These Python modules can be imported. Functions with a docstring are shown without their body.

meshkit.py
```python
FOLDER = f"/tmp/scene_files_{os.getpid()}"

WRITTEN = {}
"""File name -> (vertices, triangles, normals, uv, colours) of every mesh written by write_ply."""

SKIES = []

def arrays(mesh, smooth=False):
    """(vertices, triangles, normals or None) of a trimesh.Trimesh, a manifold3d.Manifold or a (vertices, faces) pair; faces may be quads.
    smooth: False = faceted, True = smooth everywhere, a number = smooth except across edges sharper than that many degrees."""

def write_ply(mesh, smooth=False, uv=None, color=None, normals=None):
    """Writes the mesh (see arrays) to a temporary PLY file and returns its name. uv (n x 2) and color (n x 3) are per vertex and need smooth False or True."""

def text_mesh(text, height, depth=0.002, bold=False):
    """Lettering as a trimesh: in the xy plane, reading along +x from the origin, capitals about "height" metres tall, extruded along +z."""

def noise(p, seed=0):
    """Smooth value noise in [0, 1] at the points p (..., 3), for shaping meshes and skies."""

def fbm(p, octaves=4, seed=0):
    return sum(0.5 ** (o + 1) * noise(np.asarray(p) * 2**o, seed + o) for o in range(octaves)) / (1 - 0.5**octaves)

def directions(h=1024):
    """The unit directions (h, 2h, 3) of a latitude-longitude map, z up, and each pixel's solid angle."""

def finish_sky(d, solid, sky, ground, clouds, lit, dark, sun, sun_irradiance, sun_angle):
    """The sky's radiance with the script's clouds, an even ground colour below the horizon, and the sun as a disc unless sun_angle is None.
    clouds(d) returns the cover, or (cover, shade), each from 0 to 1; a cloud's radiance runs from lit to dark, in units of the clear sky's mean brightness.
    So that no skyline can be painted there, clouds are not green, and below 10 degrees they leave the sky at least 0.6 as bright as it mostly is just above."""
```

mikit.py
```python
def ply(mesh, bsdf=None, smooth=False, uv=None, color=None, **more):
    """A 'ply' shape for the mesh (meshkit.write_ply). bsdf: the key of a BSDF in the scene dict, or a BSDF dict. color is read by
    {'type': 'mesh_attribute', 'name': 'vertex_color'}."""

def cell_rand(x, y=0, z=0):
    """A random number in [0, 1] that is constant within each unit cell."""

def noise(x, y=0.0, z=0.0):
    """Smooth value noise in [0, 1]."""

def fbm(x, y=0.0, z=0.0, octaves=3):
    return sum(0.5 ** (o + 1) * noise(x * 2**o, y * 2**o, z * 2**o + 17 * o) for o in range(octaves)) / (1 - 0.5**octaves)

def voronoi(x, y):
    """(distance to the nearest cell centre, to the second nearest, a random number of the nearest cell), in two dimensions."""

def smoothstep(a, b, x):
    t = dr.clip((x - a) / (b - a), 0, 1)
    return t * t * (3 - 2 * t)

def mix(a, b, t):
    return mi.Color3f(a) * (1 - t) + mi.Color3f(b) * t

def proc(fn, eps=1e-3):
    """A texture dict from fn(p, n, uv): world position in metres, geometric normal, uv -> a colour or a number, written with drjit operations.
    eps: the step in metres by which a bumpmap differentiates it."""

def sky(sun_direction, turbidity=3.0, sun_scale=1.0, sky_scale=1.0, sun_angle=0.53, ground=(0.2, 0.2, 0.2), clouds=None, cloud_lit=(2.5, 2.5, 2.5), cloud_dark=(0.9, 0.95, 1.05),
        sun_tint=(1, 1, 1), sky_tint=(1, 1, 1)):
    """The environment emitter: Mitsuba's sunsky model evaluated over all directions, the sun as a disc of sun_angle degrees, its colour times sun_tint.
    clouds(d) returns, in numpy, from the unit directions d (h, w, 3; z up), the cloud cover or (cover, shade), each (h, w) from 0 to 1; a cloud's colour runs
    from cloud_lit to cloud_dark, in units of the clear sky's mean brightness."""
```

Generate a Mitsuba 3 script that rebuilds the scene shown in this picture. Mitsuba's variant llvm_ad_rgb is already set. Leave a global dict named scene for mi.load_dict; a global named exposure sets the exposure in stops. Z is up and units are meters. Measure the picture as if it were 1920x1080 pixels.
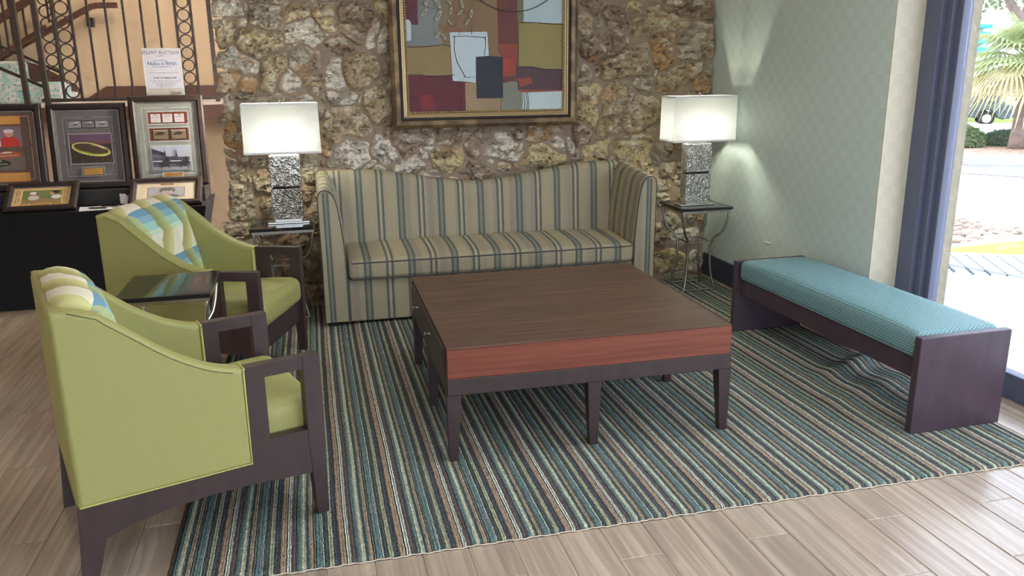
import math, numpy as np, trimesh, mitsuba as mi, drjit as dr, mikit, meshkit, manifold3d as m3
from mikit import proc, noise, fbm, smoothstep, mix, cell_rand
from shapely.geometry import Polygon, LineString, Point, box as sbox
from shapely.ops import unary_union
from shapely import affinity
T = mi.ScalarTransform4f
scene, labels = {}, {}
RNG = np.random.default_rng(7)

# ------------------------------------------------------------------ camera, sky, lights, exposure
exposure = 0.0
_f, _pitch, _yaw, _roll, _h = 1516.26, 0.25948, 0.24040, -0.01132, 1.532
_fw = np.array([math.sin(_yaw)*math.cos(_pitch), math.cos(_yaw)*math.cos(_pitch), -math.sin(_pitch)])
_r = np.array([math.cos(_yaw), -math.sin(_yaw), 0.0]); _u = np.cross(_r, _fw)
_up = -_r*math.sin(_roll) + _u*math.cos(_roll)
scene['camera'] = {'type': 'perspective', 'fov': math.degrees(2*math.atan(960/_f)), 'fov_axis': 'x', 'near_clip': 0.02, 'far_clip': 500.0,
                   'to_world': T().look_at(origin=[0, 0, _h], target=(np.array([0, 0, _h])+_fw).tolist(), up=_up.tolist())}
def _clouds(d):
    n = meshkit.fbm(d*np.array([2.2, 2.2, 4.0])+3.1, 5, seed=4)
    return np.clip(0.75+0.9*(n-0.45), 0, 1), np.clip((n-0.35)*0.9, 0, 1)
SUN_DIR = (-0.45, 0.62, 0.75)
scene['sky'] = mikit.sky(SUN_DIR, turbidity=4.0, sun_scale=3.0, sky_scale=23.0, clouds=_clouds, cloud_lit=(1.75, 1.92, 2.2), cloud_dark=(1.12, 1.28, 1.55),
                         ground=(0.3, 0.3, 0.3))
scene['sky']['sampling_weight'] = 5.0
LAMP_RGB = (290.0, 284.0, 225.0)          # bulbs of the two table lamps
CEIL_RGB = (10.4, 10.4, 9.9)             # recessed ceiling troffers (radiance)
STAIR_RGB = (10.5, 9.2, 7.6)            # warm lights of the stair hall
CEIL_AT = [(.9, 3.1), (1.5, .8), (2.3, -.8), (1.0, -2.2)]
STAIR_AT = [(-1.5, 8.1)]

# ------------------------------------------------------------------ helpers
_cnt = {}
def num(name):
    k = _cnt.get(name, 0); _cnt[name] = k+1
    return name if k == 0 else '%s_%03d' % (name, k)
def add(name, mesh, bsdf, smooth=False, uv=None, color=None, M=None, **more):
    key = num(name)
    if M is not None:
        mesh = mesh.copy(); mesh.apply_transform(M)
    scene[key] = mikit.ply(mesh, bsdf, smooth, uv, color, **more)
    return key
def tag(key, label, cat=None, group=None, kind=None):
    labels[key] = {'label': label}
    if cat: labels[key]['category'] = cat
    if group: labels[key]['group'] = group
    if kind: labels[key]['kind'] = kind
    return key
def struct(key, label=None):
    labels[key] = {'kind': 'structure'}
    if label: labels[key]['label'] = label
def stuff(key, label=None):
    labels[key] = {'kind': 'stuff'}
    if label: labels[key]['label'] = label
def thing(name, label, cat, group=None):
    key = num(name); return tag(key, label, cat, group)
def cat_(ms): return trimesh.util.concatenate(ms)
def bx(x0, x1, y0, y1, z0, z1):
    m = trimesh.creation.box((x1-x0, y1-y0, z1-z0)); m.apply_translation(((x0+x1)/2, (y0+y1)/2, (z0+z1)/2)); return m
def cb(x0, x1, y0, y1, z0, z1, c=0.003):
    c = min(c, (x1-x0)*.4, (y1-y0)*.4, (z1-z0)*.4); P = []
    for x, sx in ((x0, 1), (x1, -1)):
        for y, sy in ((y0, 1), (y1, -1)):
            for z, sz in ((z0, 1), (z1, -1)):
                P += [(x, y+sy*c, z+sz*c), (x+sx*c, y, z+sz*c), (x+sx*c, y+sy*c, z)]
    return trimesh.convex.convex_hull(np.array(P))
def hull(P): return trimesh.convex.convex_hull(np.array(P, float))
def cushion(lo, hi, r, n=(10, 10, 4), crown=0.0, crown_front=0.0):
    lo, hi = np.array(lo, float), np.array(hi, float)
    ax = []
    for k in range(3):
        a, b = lo[k], hi[k]; t = np.sin(np.linspace(0, np.pi/2, 5))
        ax.append(np.concatenate([a+r*(1-np.cos(np.linspace(0, np.pi/2, 5)))*0+r*np.linspace(0, 1, 5), np.linspace(a+r, b-r, n[k]+2)[1:-1], b-r*np.linspace(1, 0, 5)]))
    V, F = [], []
    for k in range(3):
        i, j = (k+1) % 3, (k+2) % 3
        for side in (0, 1):
            A, B = np.meshgrid(ax[i], ax[j], indexing='ij'); P = np.zeros(A.shape+(3,))
            P[..., i], P[..., j], P[..., k] = A, B, (lo, hi)[side][k]
            o = sum(len(v) for v in V); V.append(P.reshape(-1, 3)); na, nb = A.shape
            idx = np.arange(na*nb).reshape(na, nb)+o
            q = np.stack([idx[:-1, :-1], idx[1:, :-1], idx[1:, 1:], idx[:-1, 1:]], -1).reshape(-1, 4)
            if side == 0: q = q[:, ::-1]
            F += [q[:, [0, 1, 2]], q[:, [0, 2, 3]]]
    V, F = np.vstack(V), np.vstack(F)
    q = np.clip(V, lo+r, hi-r); d = V-q; L = np.linalg.norm(d, axis=1, keepdims=True)
    V = q + np.where(L > 1e-9, d/np.maximum(L, 1e-9)*r, 0)
    u = (V-lo)/(hi-lo)
    w = (1-(2*u[:, 0]-1)**4)*(1-(2*u[:, 1]-1)**4)
    V[:, 2] += np.where(u[:, 2] > .5, 1, 0)*crown*w
    m = trimesh.Trimesh(V, F, process=False); m.merge_vertices(digits_vertex=6); m.update_faces(m.nondegenerate_faces()); return m
def tube(path, r, n=8, closed=False, square=None):
    P = np.array(path, float); N = len(P)
    tg = np.gradient(P, axis=0) if not closed else np.roll(P, -1, 0)-np.roll(P, 1, 0)
    tg /= np.linalg.norm(tg, axis=1, keepdims=True)
    ref = np.array([0, 0, 1.0]) if abs(tg[0][2]) < .9 else np.array([1.0, 0, 0])
    a = np.cross(tg[0], ref); a /= np.linalg.norm(a); V = []
    rr = np.broadcast_to(np.asarray(r, float), (N,))
    for i in range(N):
        a = a-tg[i]*(a@tg[i]); a /= np.linalg.norm(a); b = np.cross(tg[i], a)
        if square is not None:
            w, h = square
            V.append([P[i]+s*a*w+t*b*h for s, t in ((-1, -1), (1, -1), (1, 1), (-1, 1))])
        else:
            th = np.arange(n)*2*np.pi/n
            V.append(P[i]+rr[i]*(np.cos(th)[:, None]*a+np.sin(th)[:, None]*b))
    n = 4 if square is not None else n
    V = np.array(V).reshape(-1, 3); F = []
    for i in range(N if closed else N-1):
        j = (i+1) % N
        for k in range(n):
            l = (k+1) % n
            F += [[i*n+k, i*n+l, j*n+l], [i*n+k, j*n+l, j*n+k]]
    if not closed:
        for k in range(1, n-1): F += [[0, k+1, k], [(N-1)*n, (N-1)*n+k, (N-1)*n+k+1]]
    return trimesh.Trimesh(V, F, process=False)
def ext(poly, d):
    if not isinstance(poly, Polygon) and not hasattr(poly, 'geoms'): poly = Polygon(poly)
    return cat_([trimesh.creation.extrude_polygon(g, d, engine='earcut') for g in getattr(poly, 'geoms', [poly])])
XZ = np.array([[1, 0, 0, 0], [0, 0, -1, 0], [0, 1, 0, 0], [0, 0, 0, 1.0]])     # extrusion of an (x,z) outline towards -y
YZ = np.array([[0, 0, 1, 0], [1, 0, 0, 0], [0, 1, 0, 0], [0, 0, 0, 1.0]])      # extrusion of a (y,z) outline towards +x
def mv(m, x=0, y=0, z=0): m = m.copy(); m.apply_translation((x, y, z)); return m
def tf(m, M): m = m.copy(); m.apply_transform(M); return m
def place(x, y, z=0, deg=0):
    c, s = math.cos(math.radians(deg)), math.sin(math.radians(deg))
    return np.array([[c, -s, 0, x], [s, c, 0, y], [0, 0, 1, z], [0, 0, 0, 1.0]])
def resample(pts, n):
    l = LineString(list(pts)+[pts[0]]); return np.array([l.interpolate(k/n, normalized=True).coords[0] for k in range(n)])
def smooth_curve(pts, n):
    from scipy.interpolate import PchipInterpolator
    p = np.array(pts, float); t = np.concatenate([[0], np.cumsum(np.linalg.norm(np.diff(p, axis=0), axis=1))])
    s = np.linspace(0, t[-1], n); return np.stack([PchipInterpolator(t, p[:, k])(s) for k in range(p.shape[1])], 1)
def rounded_slab(pts, d, r, n=160, k=4):
    """closed outline (a,b) extruded 0..d along c with rounded rims of radius r; returns mesh with coords (a,b,c)"""
    p = resample(pts, n)
    if Polygon(p).exterior.is_ccw is False: p = p[::-1]
    tg = np.roll(p, -1, 0)-np.roll(p, 1, 0); tg /= np.linalg.norm(tg, axis=1, keepdims=True)
    inn = np.stack([-tg[:, 1], tg[:, 0]], 1)
    rings = []
    for t in np.linspace(0, np.pi/2, k+1): rings.append((r*(1-math.sin(t)), r*(1-math.cos(t))))
    rings += [(i, d-c) for i, c in rings[::-1]]
    V = np.vstack([np.column_stack([p+inn*i, np.full(n, c)]) for i, c in rings]); F = []
    idx = np.arange(n); nx = (idx+1) % n
    for a in range(len(rings)-1):
        F += np.stack([a*n+idx, a*n+nx, (a+1)*n+nx], 1).tolist()+np.stack([a*n+idx, (a+1)*n+nx, (a+1)*n+idx], 1).tolist()
    pv, pf = trimesh.creation.triangulate_polygon(Polygon(V[:n, :2]).buffer(0), engine='earcut')
    pv = np.asarray(pv)[:, :2]
    from scipy.spatial import cKDTree
    mp = cKDTree(V[:n, :2]).query(pv)[1]; pf = mp[np.asarray(pf)]
    a, b, c = V[pf[:, 0], :2], V[pf[:, 1], :2], V[pf[:, 2], :2]
    ar = (b[:, 0]-a[:, 0])*(c[:, 1]-a[:, 1])-(b[:, 1]-a[:, 1])*(c[:, 0]-a[:, 0])
    pf = np.where((ar < 0)[:, None], pf[:, ::-1], pf)
    F = np.vstack([F, pf[:, ::-1], pf+(len(rings)-1)*n])
    return trimesh.Trimesh(V, F, process=False)
def grid_mesh(P):
    """P (na,nb,3) -> mesh"""
    na, nb = P.shape[:2]; i = np.arange(na*nb).reshape(na, nb)
    q = np.stack([i[:-1, :-1], i[1:, :-1], i[1:, 1:], i[:-1, 1:]], -1).reshape(-1, 4)
    return trimesh.Trimesh(P.reshape(-1, 3), np.vstack([q[:, [0, 1, 2]], q[:, [0, 2, 3]]]), process=False)

# ------------------------------------------------------------------ materials
def rgb(c): return {'type': 'rgb', 'value': list(map(float, c))}
def lin(*c): return tuple(((v/255)/12.92 if v <= 10 else (((v/255)+.055)/1.055)**2.4) for v in c)
def mat(key, d, two=True): scene[key] = {'type': 'twosided', 'b': d} if two else d; return key
def prin(c, rough=.5, spec=.5, metal=0.0, **k):
    return {'type': 'principled', 'base_color': c if isinstance(c, dict) else rgb(c), 'roughness': rough, 'specular': spec, 'metallic': metal, **k}
def bump(d, fn, scale, eps=1e-3): return {'type': 'bumpmap', 'scale': scale, 'arbitrary': proc(fn, eps), 'bsdf': d}
C3 = mi.Color3f
def pick(t, cols):
    """piecewise constant colour over t in 0..1; cols [(width,colour)...]"""
    s = sum(w for w, _ in cols); out = C3(*cols[-1][1]); e = 1.0
    for w, c in cols[::-1]:
        out = dr.select(t < e, C3(*c), out); e -= w/s
    return out

def stone_col(p, n, uv):
    r = uv.x; k = uv.y; x, y, z = p.x, p.y*.6, p.z
    w = fbm(x*6+r*17, y*6, z*6, 2)
    a = fbm(x*15+3*w, y*15, z*17+r*31, 4); b = fbm(x*30+2*w, y*30, z*36, 3); c = noise(x*110, y*110, z*110)
    tan, whi, dar, ora, yel, gre = lin(182, 164, 132), lin(214, 206, 190), lin(150, 132, 112), lin(180, 146, 108), lin(196, 180, 138), lin(166, 156, 136)
    base = dr.select(k < .5, C3(*tan), dr.select(k < 1.5, C3(*whi), dr.select(k < 2.5, C3(*dar), dr.select(k < 3.5, C3(*ora), dr.select(k < 4.5, C3(*yel), C3(*gre))))))
    col = mix(base, C3(*lin(122, 104, 84)), smoothstep(.46, .70, a)*.65)
    col = mix(col, C3(*lin(222, 214, 194)), smoothstep(.53, .68, fbm(x*15+5, y*15, z*17+r*9, 3))*.5)
    col = mix(col, C3(*lin(166, 116, 74)), smoothstep(.6, .78, fbm(x*9+55, y*9, z*9+r*19, 2))*.45)
    col = mix(col, C3(*lin(58, 48, 40)), smoothstep(.60, .70, b)*.6)
    return col*(.86+.55*c)
def stone_bump(p, n, uv):
    return fbm(p.x*32, p.y*32, p.z*36, 4)-.6*smoothstep(.565, .68, fbm(p.x*30, p.y*18, p.z*36, 3))
mat('mat_stone', bump(prin(proc(stone_col), .8, .25), stone_bump, .03))
mat('mat_mortar', bump(prin(proc(lambda p, n, uv: C3(*lin(150, 134, 116))*(.8+.4*fbm(p.x*25, p.y*25, p.z*25, 3))), .9, .2), lambda p, n, uv: fbm(p.x*40, p.y*40, p.z*40, 3), .006))

def plank_col(p, n, uv):
    r = uv.x; x = p.x+uv.y*.3
    g = fbm(x*55+r*13, p.y*2.2+r*50, r*7, 4); w = dr.sin((x*60+6*fbm(x*4+r*9, p.y*1.3+r*21, 0, 2))*2.2)*.5+.5
    col = mix(C3(*lin(156, 139, 123)), C3(*lin(184, 168, 150)), smoothstep(.3, .75, g))
    col = mix(col, C3(*lin(122, 106, 93)), smoothstep(.6, .85, w*g*1.5)*.28)
    kn = noise(x*9+r*40, p.y*3+r*11)
    return col*(.86+.22*r)*(1-.25*smoothstep(.82, .95, kn))
mat('mat_plank', bump(prin(proc(plank_col), proc(lambda p, n, uv: .16+.14*fbm(p.x*30, p.y*4, 0, 2)), .8), lambda p, n, uv: fbm(p.x*60, p.y*3, uv.x*9, 3), .0012))
mat('mat_grout', prin(lin(150, 138, 124), .8))
mat('mat_floor_far', prin(proc(lambda p, n, uv: plank_col(p, n, mi.Point2f(cell_rand(dr.floor((p.x-.88)/.1545), dr.floor(p.y/.92)), mi.Float(0)))*(1-.25*smoothstep(.47, .49, dr.abs((p.x-.88)/.1545-dr.floor((p.x-.88)/.1545)-.5)))), .3, .5))

RUGS = [(9, lin(152, 130, 108)), (2, lin(34, 34, 36)), (2.2, lin(202, 204, 190)), (1.6, lin(92, 112, 104)), (2.2, lin(202, 204, 190)), (8, lin(82, 68, 66)), (3, lin(36, 38, 42)), (6, lin(86, 110, 110)), (7, lin(178, 178, 152)),
        (6, lin(46, 68, 72)), (6, lin(150, 130, 108)), (2, lin(30, 30, 32)), (1.2, lin(110, 120, 112)), (2, lin(30, 30, 32)), (10, lin(88, 112, 112)), (1.6, lin(186, 190, 178)), (2, lin(40, 44, 46)), (7, lin(58, 68, 66)),
        (7, lin(150, 152, 124)), (8, lin(56, 60, 70)), (2.4, lin(32, 32, 36))]
def rug_col(p, n, uv):
    x = uv.x+.006*(noise(uv.y*2.2, uv.x*1.5)-.5)+.0025*(noise(uv.y*70, uv.x*90)-.5)
    k = dr.floor(x/.19); t = x/.19-k
    t = t+.03*dr.sin(t*6.283)*(cell_rand(k, 3)-.5)
    c = pick(t, RUGS); g = .62+.76*noise(uv.x*260, uv.y*150)
    return mix(c, C3(*lin(108, 112, 110)), .14+.14*cell_rand(dr.floor(x/.0095), 5))*g
def rug_bump(p, n, uv): return dr.abs(dr.sin(uv.x*330))*.6+noise(uv.x*240, uv.y*150)*.8
mat('mat_rug', bump(prin(proc(rug_col), .95, .05, sheen=.3), rug_bump, .0035, 6e-4))

def checker(p, n, uv):
    a = dr.select(dr.abs(n.x) > .5, p.y, p.x); s = dr.floor(a/.058)+dr.floor(p.z/.058); q = s-2*dr.floor(s/2)
    return C3(*lin(198, 212, 206))*(.975+.045*q)*(.97+.06*noise(p.x*240, p.y*240, p.z*240))
mat('mat_wallpaper', prin(proc(checker), .55, .35))
mat('mat_wallpaper_beige', prin(proc(lambda p, n, uv: checker(p, n, uv)*C3(1.08, .86, .72)), .55, .35))
mat('mat_cream', bump(prin(proc(lambda p, n, uv: C3(*lin(212, 190, 162))*(.94+.1*fbm(p.x*3, p.y*3, p.z*3, 3))), .85, .2), lambda p, n, uv: smoothstep(.5, .62, fbm(p.x*11, p.y*11, p.z*11, 4)), .006))
mat('mat_ceiling', prin((.78, .76, .72), .9, .1)); mat('mat_whitewall', prin((.62, .6, .55), .8, .2))
mat('mat_dark_wood', prin(proc(lambda p, n, uv: C3(*lin(56, 43, 44))*(.8+.4*fbm(p.x*30, p.y*30, p.z*6, 3))), .38, .5))
mat('mat_bench_wood', prin(proc(lambda p, n, uv: C3(*lin(66, 52, 62))*(.8+.4*fbm(p.x*30, p.y*30, p.z*6, 3))), .38, .5))
def walnut(p, n, uv):
    g = fbm(p.x*3.5, p.y*75, p.z*60, 4); return mix(C3(*lin(74, 54, 44)), C3(*lin(89, 66, 53)), smoothstep(.3, .75, g))
mat('mat_walnut', prin(proc(walnut), .36, .5))
def cherry(p, n, uv):
    g = fbm(p.x*3, p.y*20, p.z*70+2*noise(p.x*2.1, p.z*9), 4); return mix(C3(*lin(106, 51, 38)), C3(*lin(122, 63, 46)), smoothstep(.3, .7, g))
mat('mat_cherry', prin(proc(cherry), .33, .5))
def weave(s): return lambda p, n, uv: noise(p.x*s, p.y*s, p.z*s)
mat('mat_green', bump(prin(proc(lambda p, n, uv: C3(*lin(150, 149, 90))*(.94+.1*noise(p.x*500, p.y*500, p.z*500))), .48, .4, sheen=.2), weave(420), .0006))
mat('mat_green_piping', prin(lin(176, 180, 96), .5)); mat('mat_seam', prin(lin(84, 86, 44), .7))
def chevron(p, n, uv):
    u, v = uv.x, uv.y; b = (.485-v)/.27; tri = dr.abs(b-dr.floor(b)-.5)*2; s = (u+.07*tri)/.19; t = s-dr.floor(s)
    bb = b-dr.floor(b)
    band = dr.select(bb < .14, C3(*lin(108, 148, 168)), dr.select(bb < .26, C3(*lin(132, 172, 182)), dr.select(bb < .42, C3(*lin(160, 200, 186)), dr.select(bb < .52, C3(*lin(196, 214, 188)), C3(*lin(222, 216, 192))))))
    ol = mix(C3(*lin(146, 138, 62)), C3(*lin(196, 194, 128)), smoothstep(0, .45, t))
    return mix(band, ol*mix(C3(1, 1, 1), band*1.4, .35), dr.select(t < .45, mi.Float(.85), mi.Float(0)))
mat('mat_chevron', bump(prin(proc(chevron), .6, .3), weave(420), .0006))
def sofa_col(p, n, uv):
    x = uv.x; k = dr.floor(x/.137); t = x/.137-k; odd = k-2*dr.floor(k/2)
    g0 = mix(C3(*lin(158, 148, 122)), C3(*lin(142, 133, 116)), smoothstep(.2, .8, noise(x*26, 3)))
    d = dr.abs(t-.5)*.137
    tl = C3(*lin(90, 95, 87)); mid = dr.select(odd > .5, C3(*lin(164, 152, 128)), C3(*lin(124, 123, 110)))
    c = dr.select(d < .0085, mid, dr.select(d < .0235, tl, g0))
    c = mix(c, C3(*lin(150, 142, 120)), smoothstep(.03, .036, d)*smoothstep(.044, .038, d)*.5)
    return c*(.88+.24*noise(x*700, p.z*260, p.y*260))
mat('mat_sofa', bump(prin(proc(sofa_col), .62, .3, sheen=.3), weave(380), .0008))
mat('mat_sofa_welt', prin(lin(74, 72, 68), .7))
def teal(p, n, uv):
    a, b = uv.x/.0118, uv.y/.0118; r = dr.floor(b); a = a+.5*(r-2*dr.floor(r/2))
    d = dr.sqrt(dr.square(a-dr.floor(a)-.5)+dr.square((b-r-.5)*1.1))
    return mix(C3(*lin(160, 190, 190)), C3(*lin(86, 126, 134)), smoothstep(.2, .4, d))*(.92+.16*noise(uv.x*400, uv.y*400))
mat('mat_teal', bump(prin(proc(teal), .5, .4, sheen=.3), lambda p, n, uv: smoothstep(.45, .1, dr.sqrt(dr.square(uv.x/.0118+.5*(dr.floor(uv.y/.0118)-2*dr.floor(dr.floor(uv.y/.0118)/2))-dr.floor(uv.x/.0118+.5*(dr.floor(uv.y/.0118)-2*dr.floor(dr.floor(uv.y/.0118)/2)))-.5)+dr.square(uv.y/.0118-dr.floor(uv.y/.0118)-.5))), .0016))
def cond(c, r): return {'type': 'roughconductor', 'specular_reflectance': rgb(c), 'alpha': r, 'distribution': 'ggx'}
mat('mat_chrome', cond((.82, .82, .8), .08)); mat('mat_pewter', cond((.42, .41, .38), .22))
def hammer(p, n, uv):
    return noise(p.x*95, p.y*95, p.z*70+3*noise(p.x*30, p.y*30, p.z*30))*1.0+.4*noise(p.x*230, p.y*230, p.z*180)
mat('mat_hammered', bump(cond((.8, .8, .78), .14), hammer, .012, 5e-4))
mat('mat_black_gloss', prin((.016, .016, .018), .06, .6)); mat('mat_iron', prin((.03, .022, .02), .35, .5)); mat('mat_black_cloth', prin((.009, .009, .011), .75, .2))
mat('mat_black_plastic', prin((.012, .012, .012), .5, .4))
mat('mat_shade', {'type': 'principledthin', 'base_color': rgb((.52, .53, .525)), 'roughness': .9, 'spec_trans': 0.0, 'diff_trans': 0.8}, two=False)
mat('mat_shade_trim', prin((.75, .75, .73), .8)); mat('mat_bulb', prin((.9, .9, .9), .5))
mat('mat_frame_blue', prin(lin(88, 93, 116), .42, .5))
mat('mat_stitch', prin(lin(188, 178, 160), .9)); mat('mat_lip', prin(lin(112, 106, 100), .4)); mat('mat_stucco', bump(prin(proc(lambda p, n, uv: C3(*lin(150, 142, 122))*(.8+.3*fbm(p.x*30, p.y*30, p.z*30, 3))), .9, .2), lambda p, n, uv: fbm(p.x*60, p.y*60, p.z*60, 3), .01))
scene['mat_glass'] = {'type': 'thindielectric', 'int_ior': 1.5}
mat('mat_print', prin({'type': 'mesh_attribute', 'name': 'vertex_color'}, .5, .35)); mat('mat_canvas', bump(prin({'type': 'mesh_attribute', 'name': 'vertex_color'}, .5, .3), lambda p, n, uv: fbm(p.x*70, p.y*70, p.z*200, 3), .0012))
mat('mat_gold_frame', prin(proc(lambda p, n, uv: mix(C3(*lin(84, 66, 48)), C3(*lin(126, 106, 74)), smoothstep(.3, .7, fbm(p.x*14, p.y*14, p.z*14, 3)))), .35, .5, .35))
mat('mat_gold', prin(lin(176, 156, 116), .3, .5, .6)); mat('mat_frame_black', prin((.018, .014, .015), .42, .22)); mat('mat_frame_brown', prin(lin(38, 29, 27), .45, .25))
mat('mat_paper', prin((.78, .77, .8), .8, .2)); mat('mat_silver', prin((.6, .6, .6), .3, .5, .8))
mat('mat_baseboard', prin(lin(58, 66, 84), .5)); mat('mat_skirting', prin(lin(82, 54, 44), .4))
def carpet(p, n, uv):
    a = fbm(p.x*26+4*noise(p.x*9, p.z*9), p.y*26, p.z*20, 3); c = mix(C3(*lin(214, 220, 218)), C3(*lin(160, 202, 204)), smoothstep(.42, .6, a))
    return mix(c, C3(*lin(70, 84, 88)), smoothstep(.74, .80, noise(p.x*90+9, p.y*90, p.z*50))*.6)
mat('mat_stair_carpet', prin(proc(carpet), .9, .1)); mat('mat_landing', prin(lin(214, 208, 204), .3))
def conc(p, n, uv): return C3(*lin(196, 194, 190))*(.9+.14*fbm(p.x*1.3, p.y*1.3, 0, 4))*(1-.10*smoothstep(.78, .86, noise(p.x*3, p.y*3)))
mat('mat_concrete', prin(proc(conc), .85, .2)); mat('mat_curb_yellow', prin(proc(lambda p, n, uv: mix(C3(*lin(212, 188, 116)), C3(*lin(200, 192, 170)), smoothstep(.55, .75, fbm(p.x*9, p.y*9, p.z*9, 3)))), .8))
mat('mat_road', prin(proc(lambda p, n, uv: C3(*lin(118, 118, 128))*(.9+.2*fbm(p.x*2, p.y*2, 0, 4))), .9)); mat('mat_mulch', bump(prin(proc(lambda p, n, uv: mix(C3(*lin(146, 112, 100)), C3(*lin(200, 174, 158)), noise(p.x*22, p.y*22))), .95), lambda p, n, uv: fbm(p.x*20, p.y*20, 0, 3), .06))
mat('mat_tactile', prin(lin(190, 202, 210), .7)); mat('mat_tactile_dome', prin(lin(104, 116, 124), .7))
mat('mat_pebble', prin(proc(lambda p, n, uv: mix(C3(*lin(198, 184, 170)), C3(*lin(128, 112, 102)), uv.x)), .7)); mat('mat_grass', prin(proc(lambda p, n, uv: mix(C3(*lin(120, 140, 70)), C3(*lin(170, 178, 110)), fbm(p.x*.8, p.y*.8, 0, 4))), .95))
def leafm(key, c, tr=.35): scene[key] = {'type': 'principledthin', 'base_color': rgb(c), 'roughness': .5, 'spec_trans': 0.0, 'diff_trans': tr*2}
leafm('mat_leaf_hedge', lin(122, 148, 112)); leafm('mat_leaf_dark', lin(86, 108, 98)); leafm('mat_palm', lin(166, 180, 132)); leafm('mat_palm_old', lin(212, 206, 164)); leafm('mat_leaf_tree', lin(110, 128, 92))
mat('mat_bark', bump(prin(proc(lambda p, n, uv: C3(*lin(140, 124, 118))*(.7+.5*fbm(p.x*8, p.y*8, p.z*14, 3))), .9), lambda p, n, uv: fbm(p.x*16, p.y*16, p.z*30, 3), .03))
mat('mat_car', prin(lin(62, 80, 82), .3, .5, 0.2, clearcoat=.8)); mat('mat_car_glass', prin((.02, .03, .035), .08, .6)); mat('mat_tire', prin((.02, .02, .02), .8)); mat('mat_hub', prin((.6, .6, .6), .3, .5, .7)); mat('mat_red', prin((.4, .02, .02), .3)); mat('mat_bldg', prin((.62, .62, .6), .8)); mat('mat_awning', prin(lin(64, 190, 184), .7))
mat('mat_white_plastic', prin((.8, .8, .78), .4))
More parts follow.
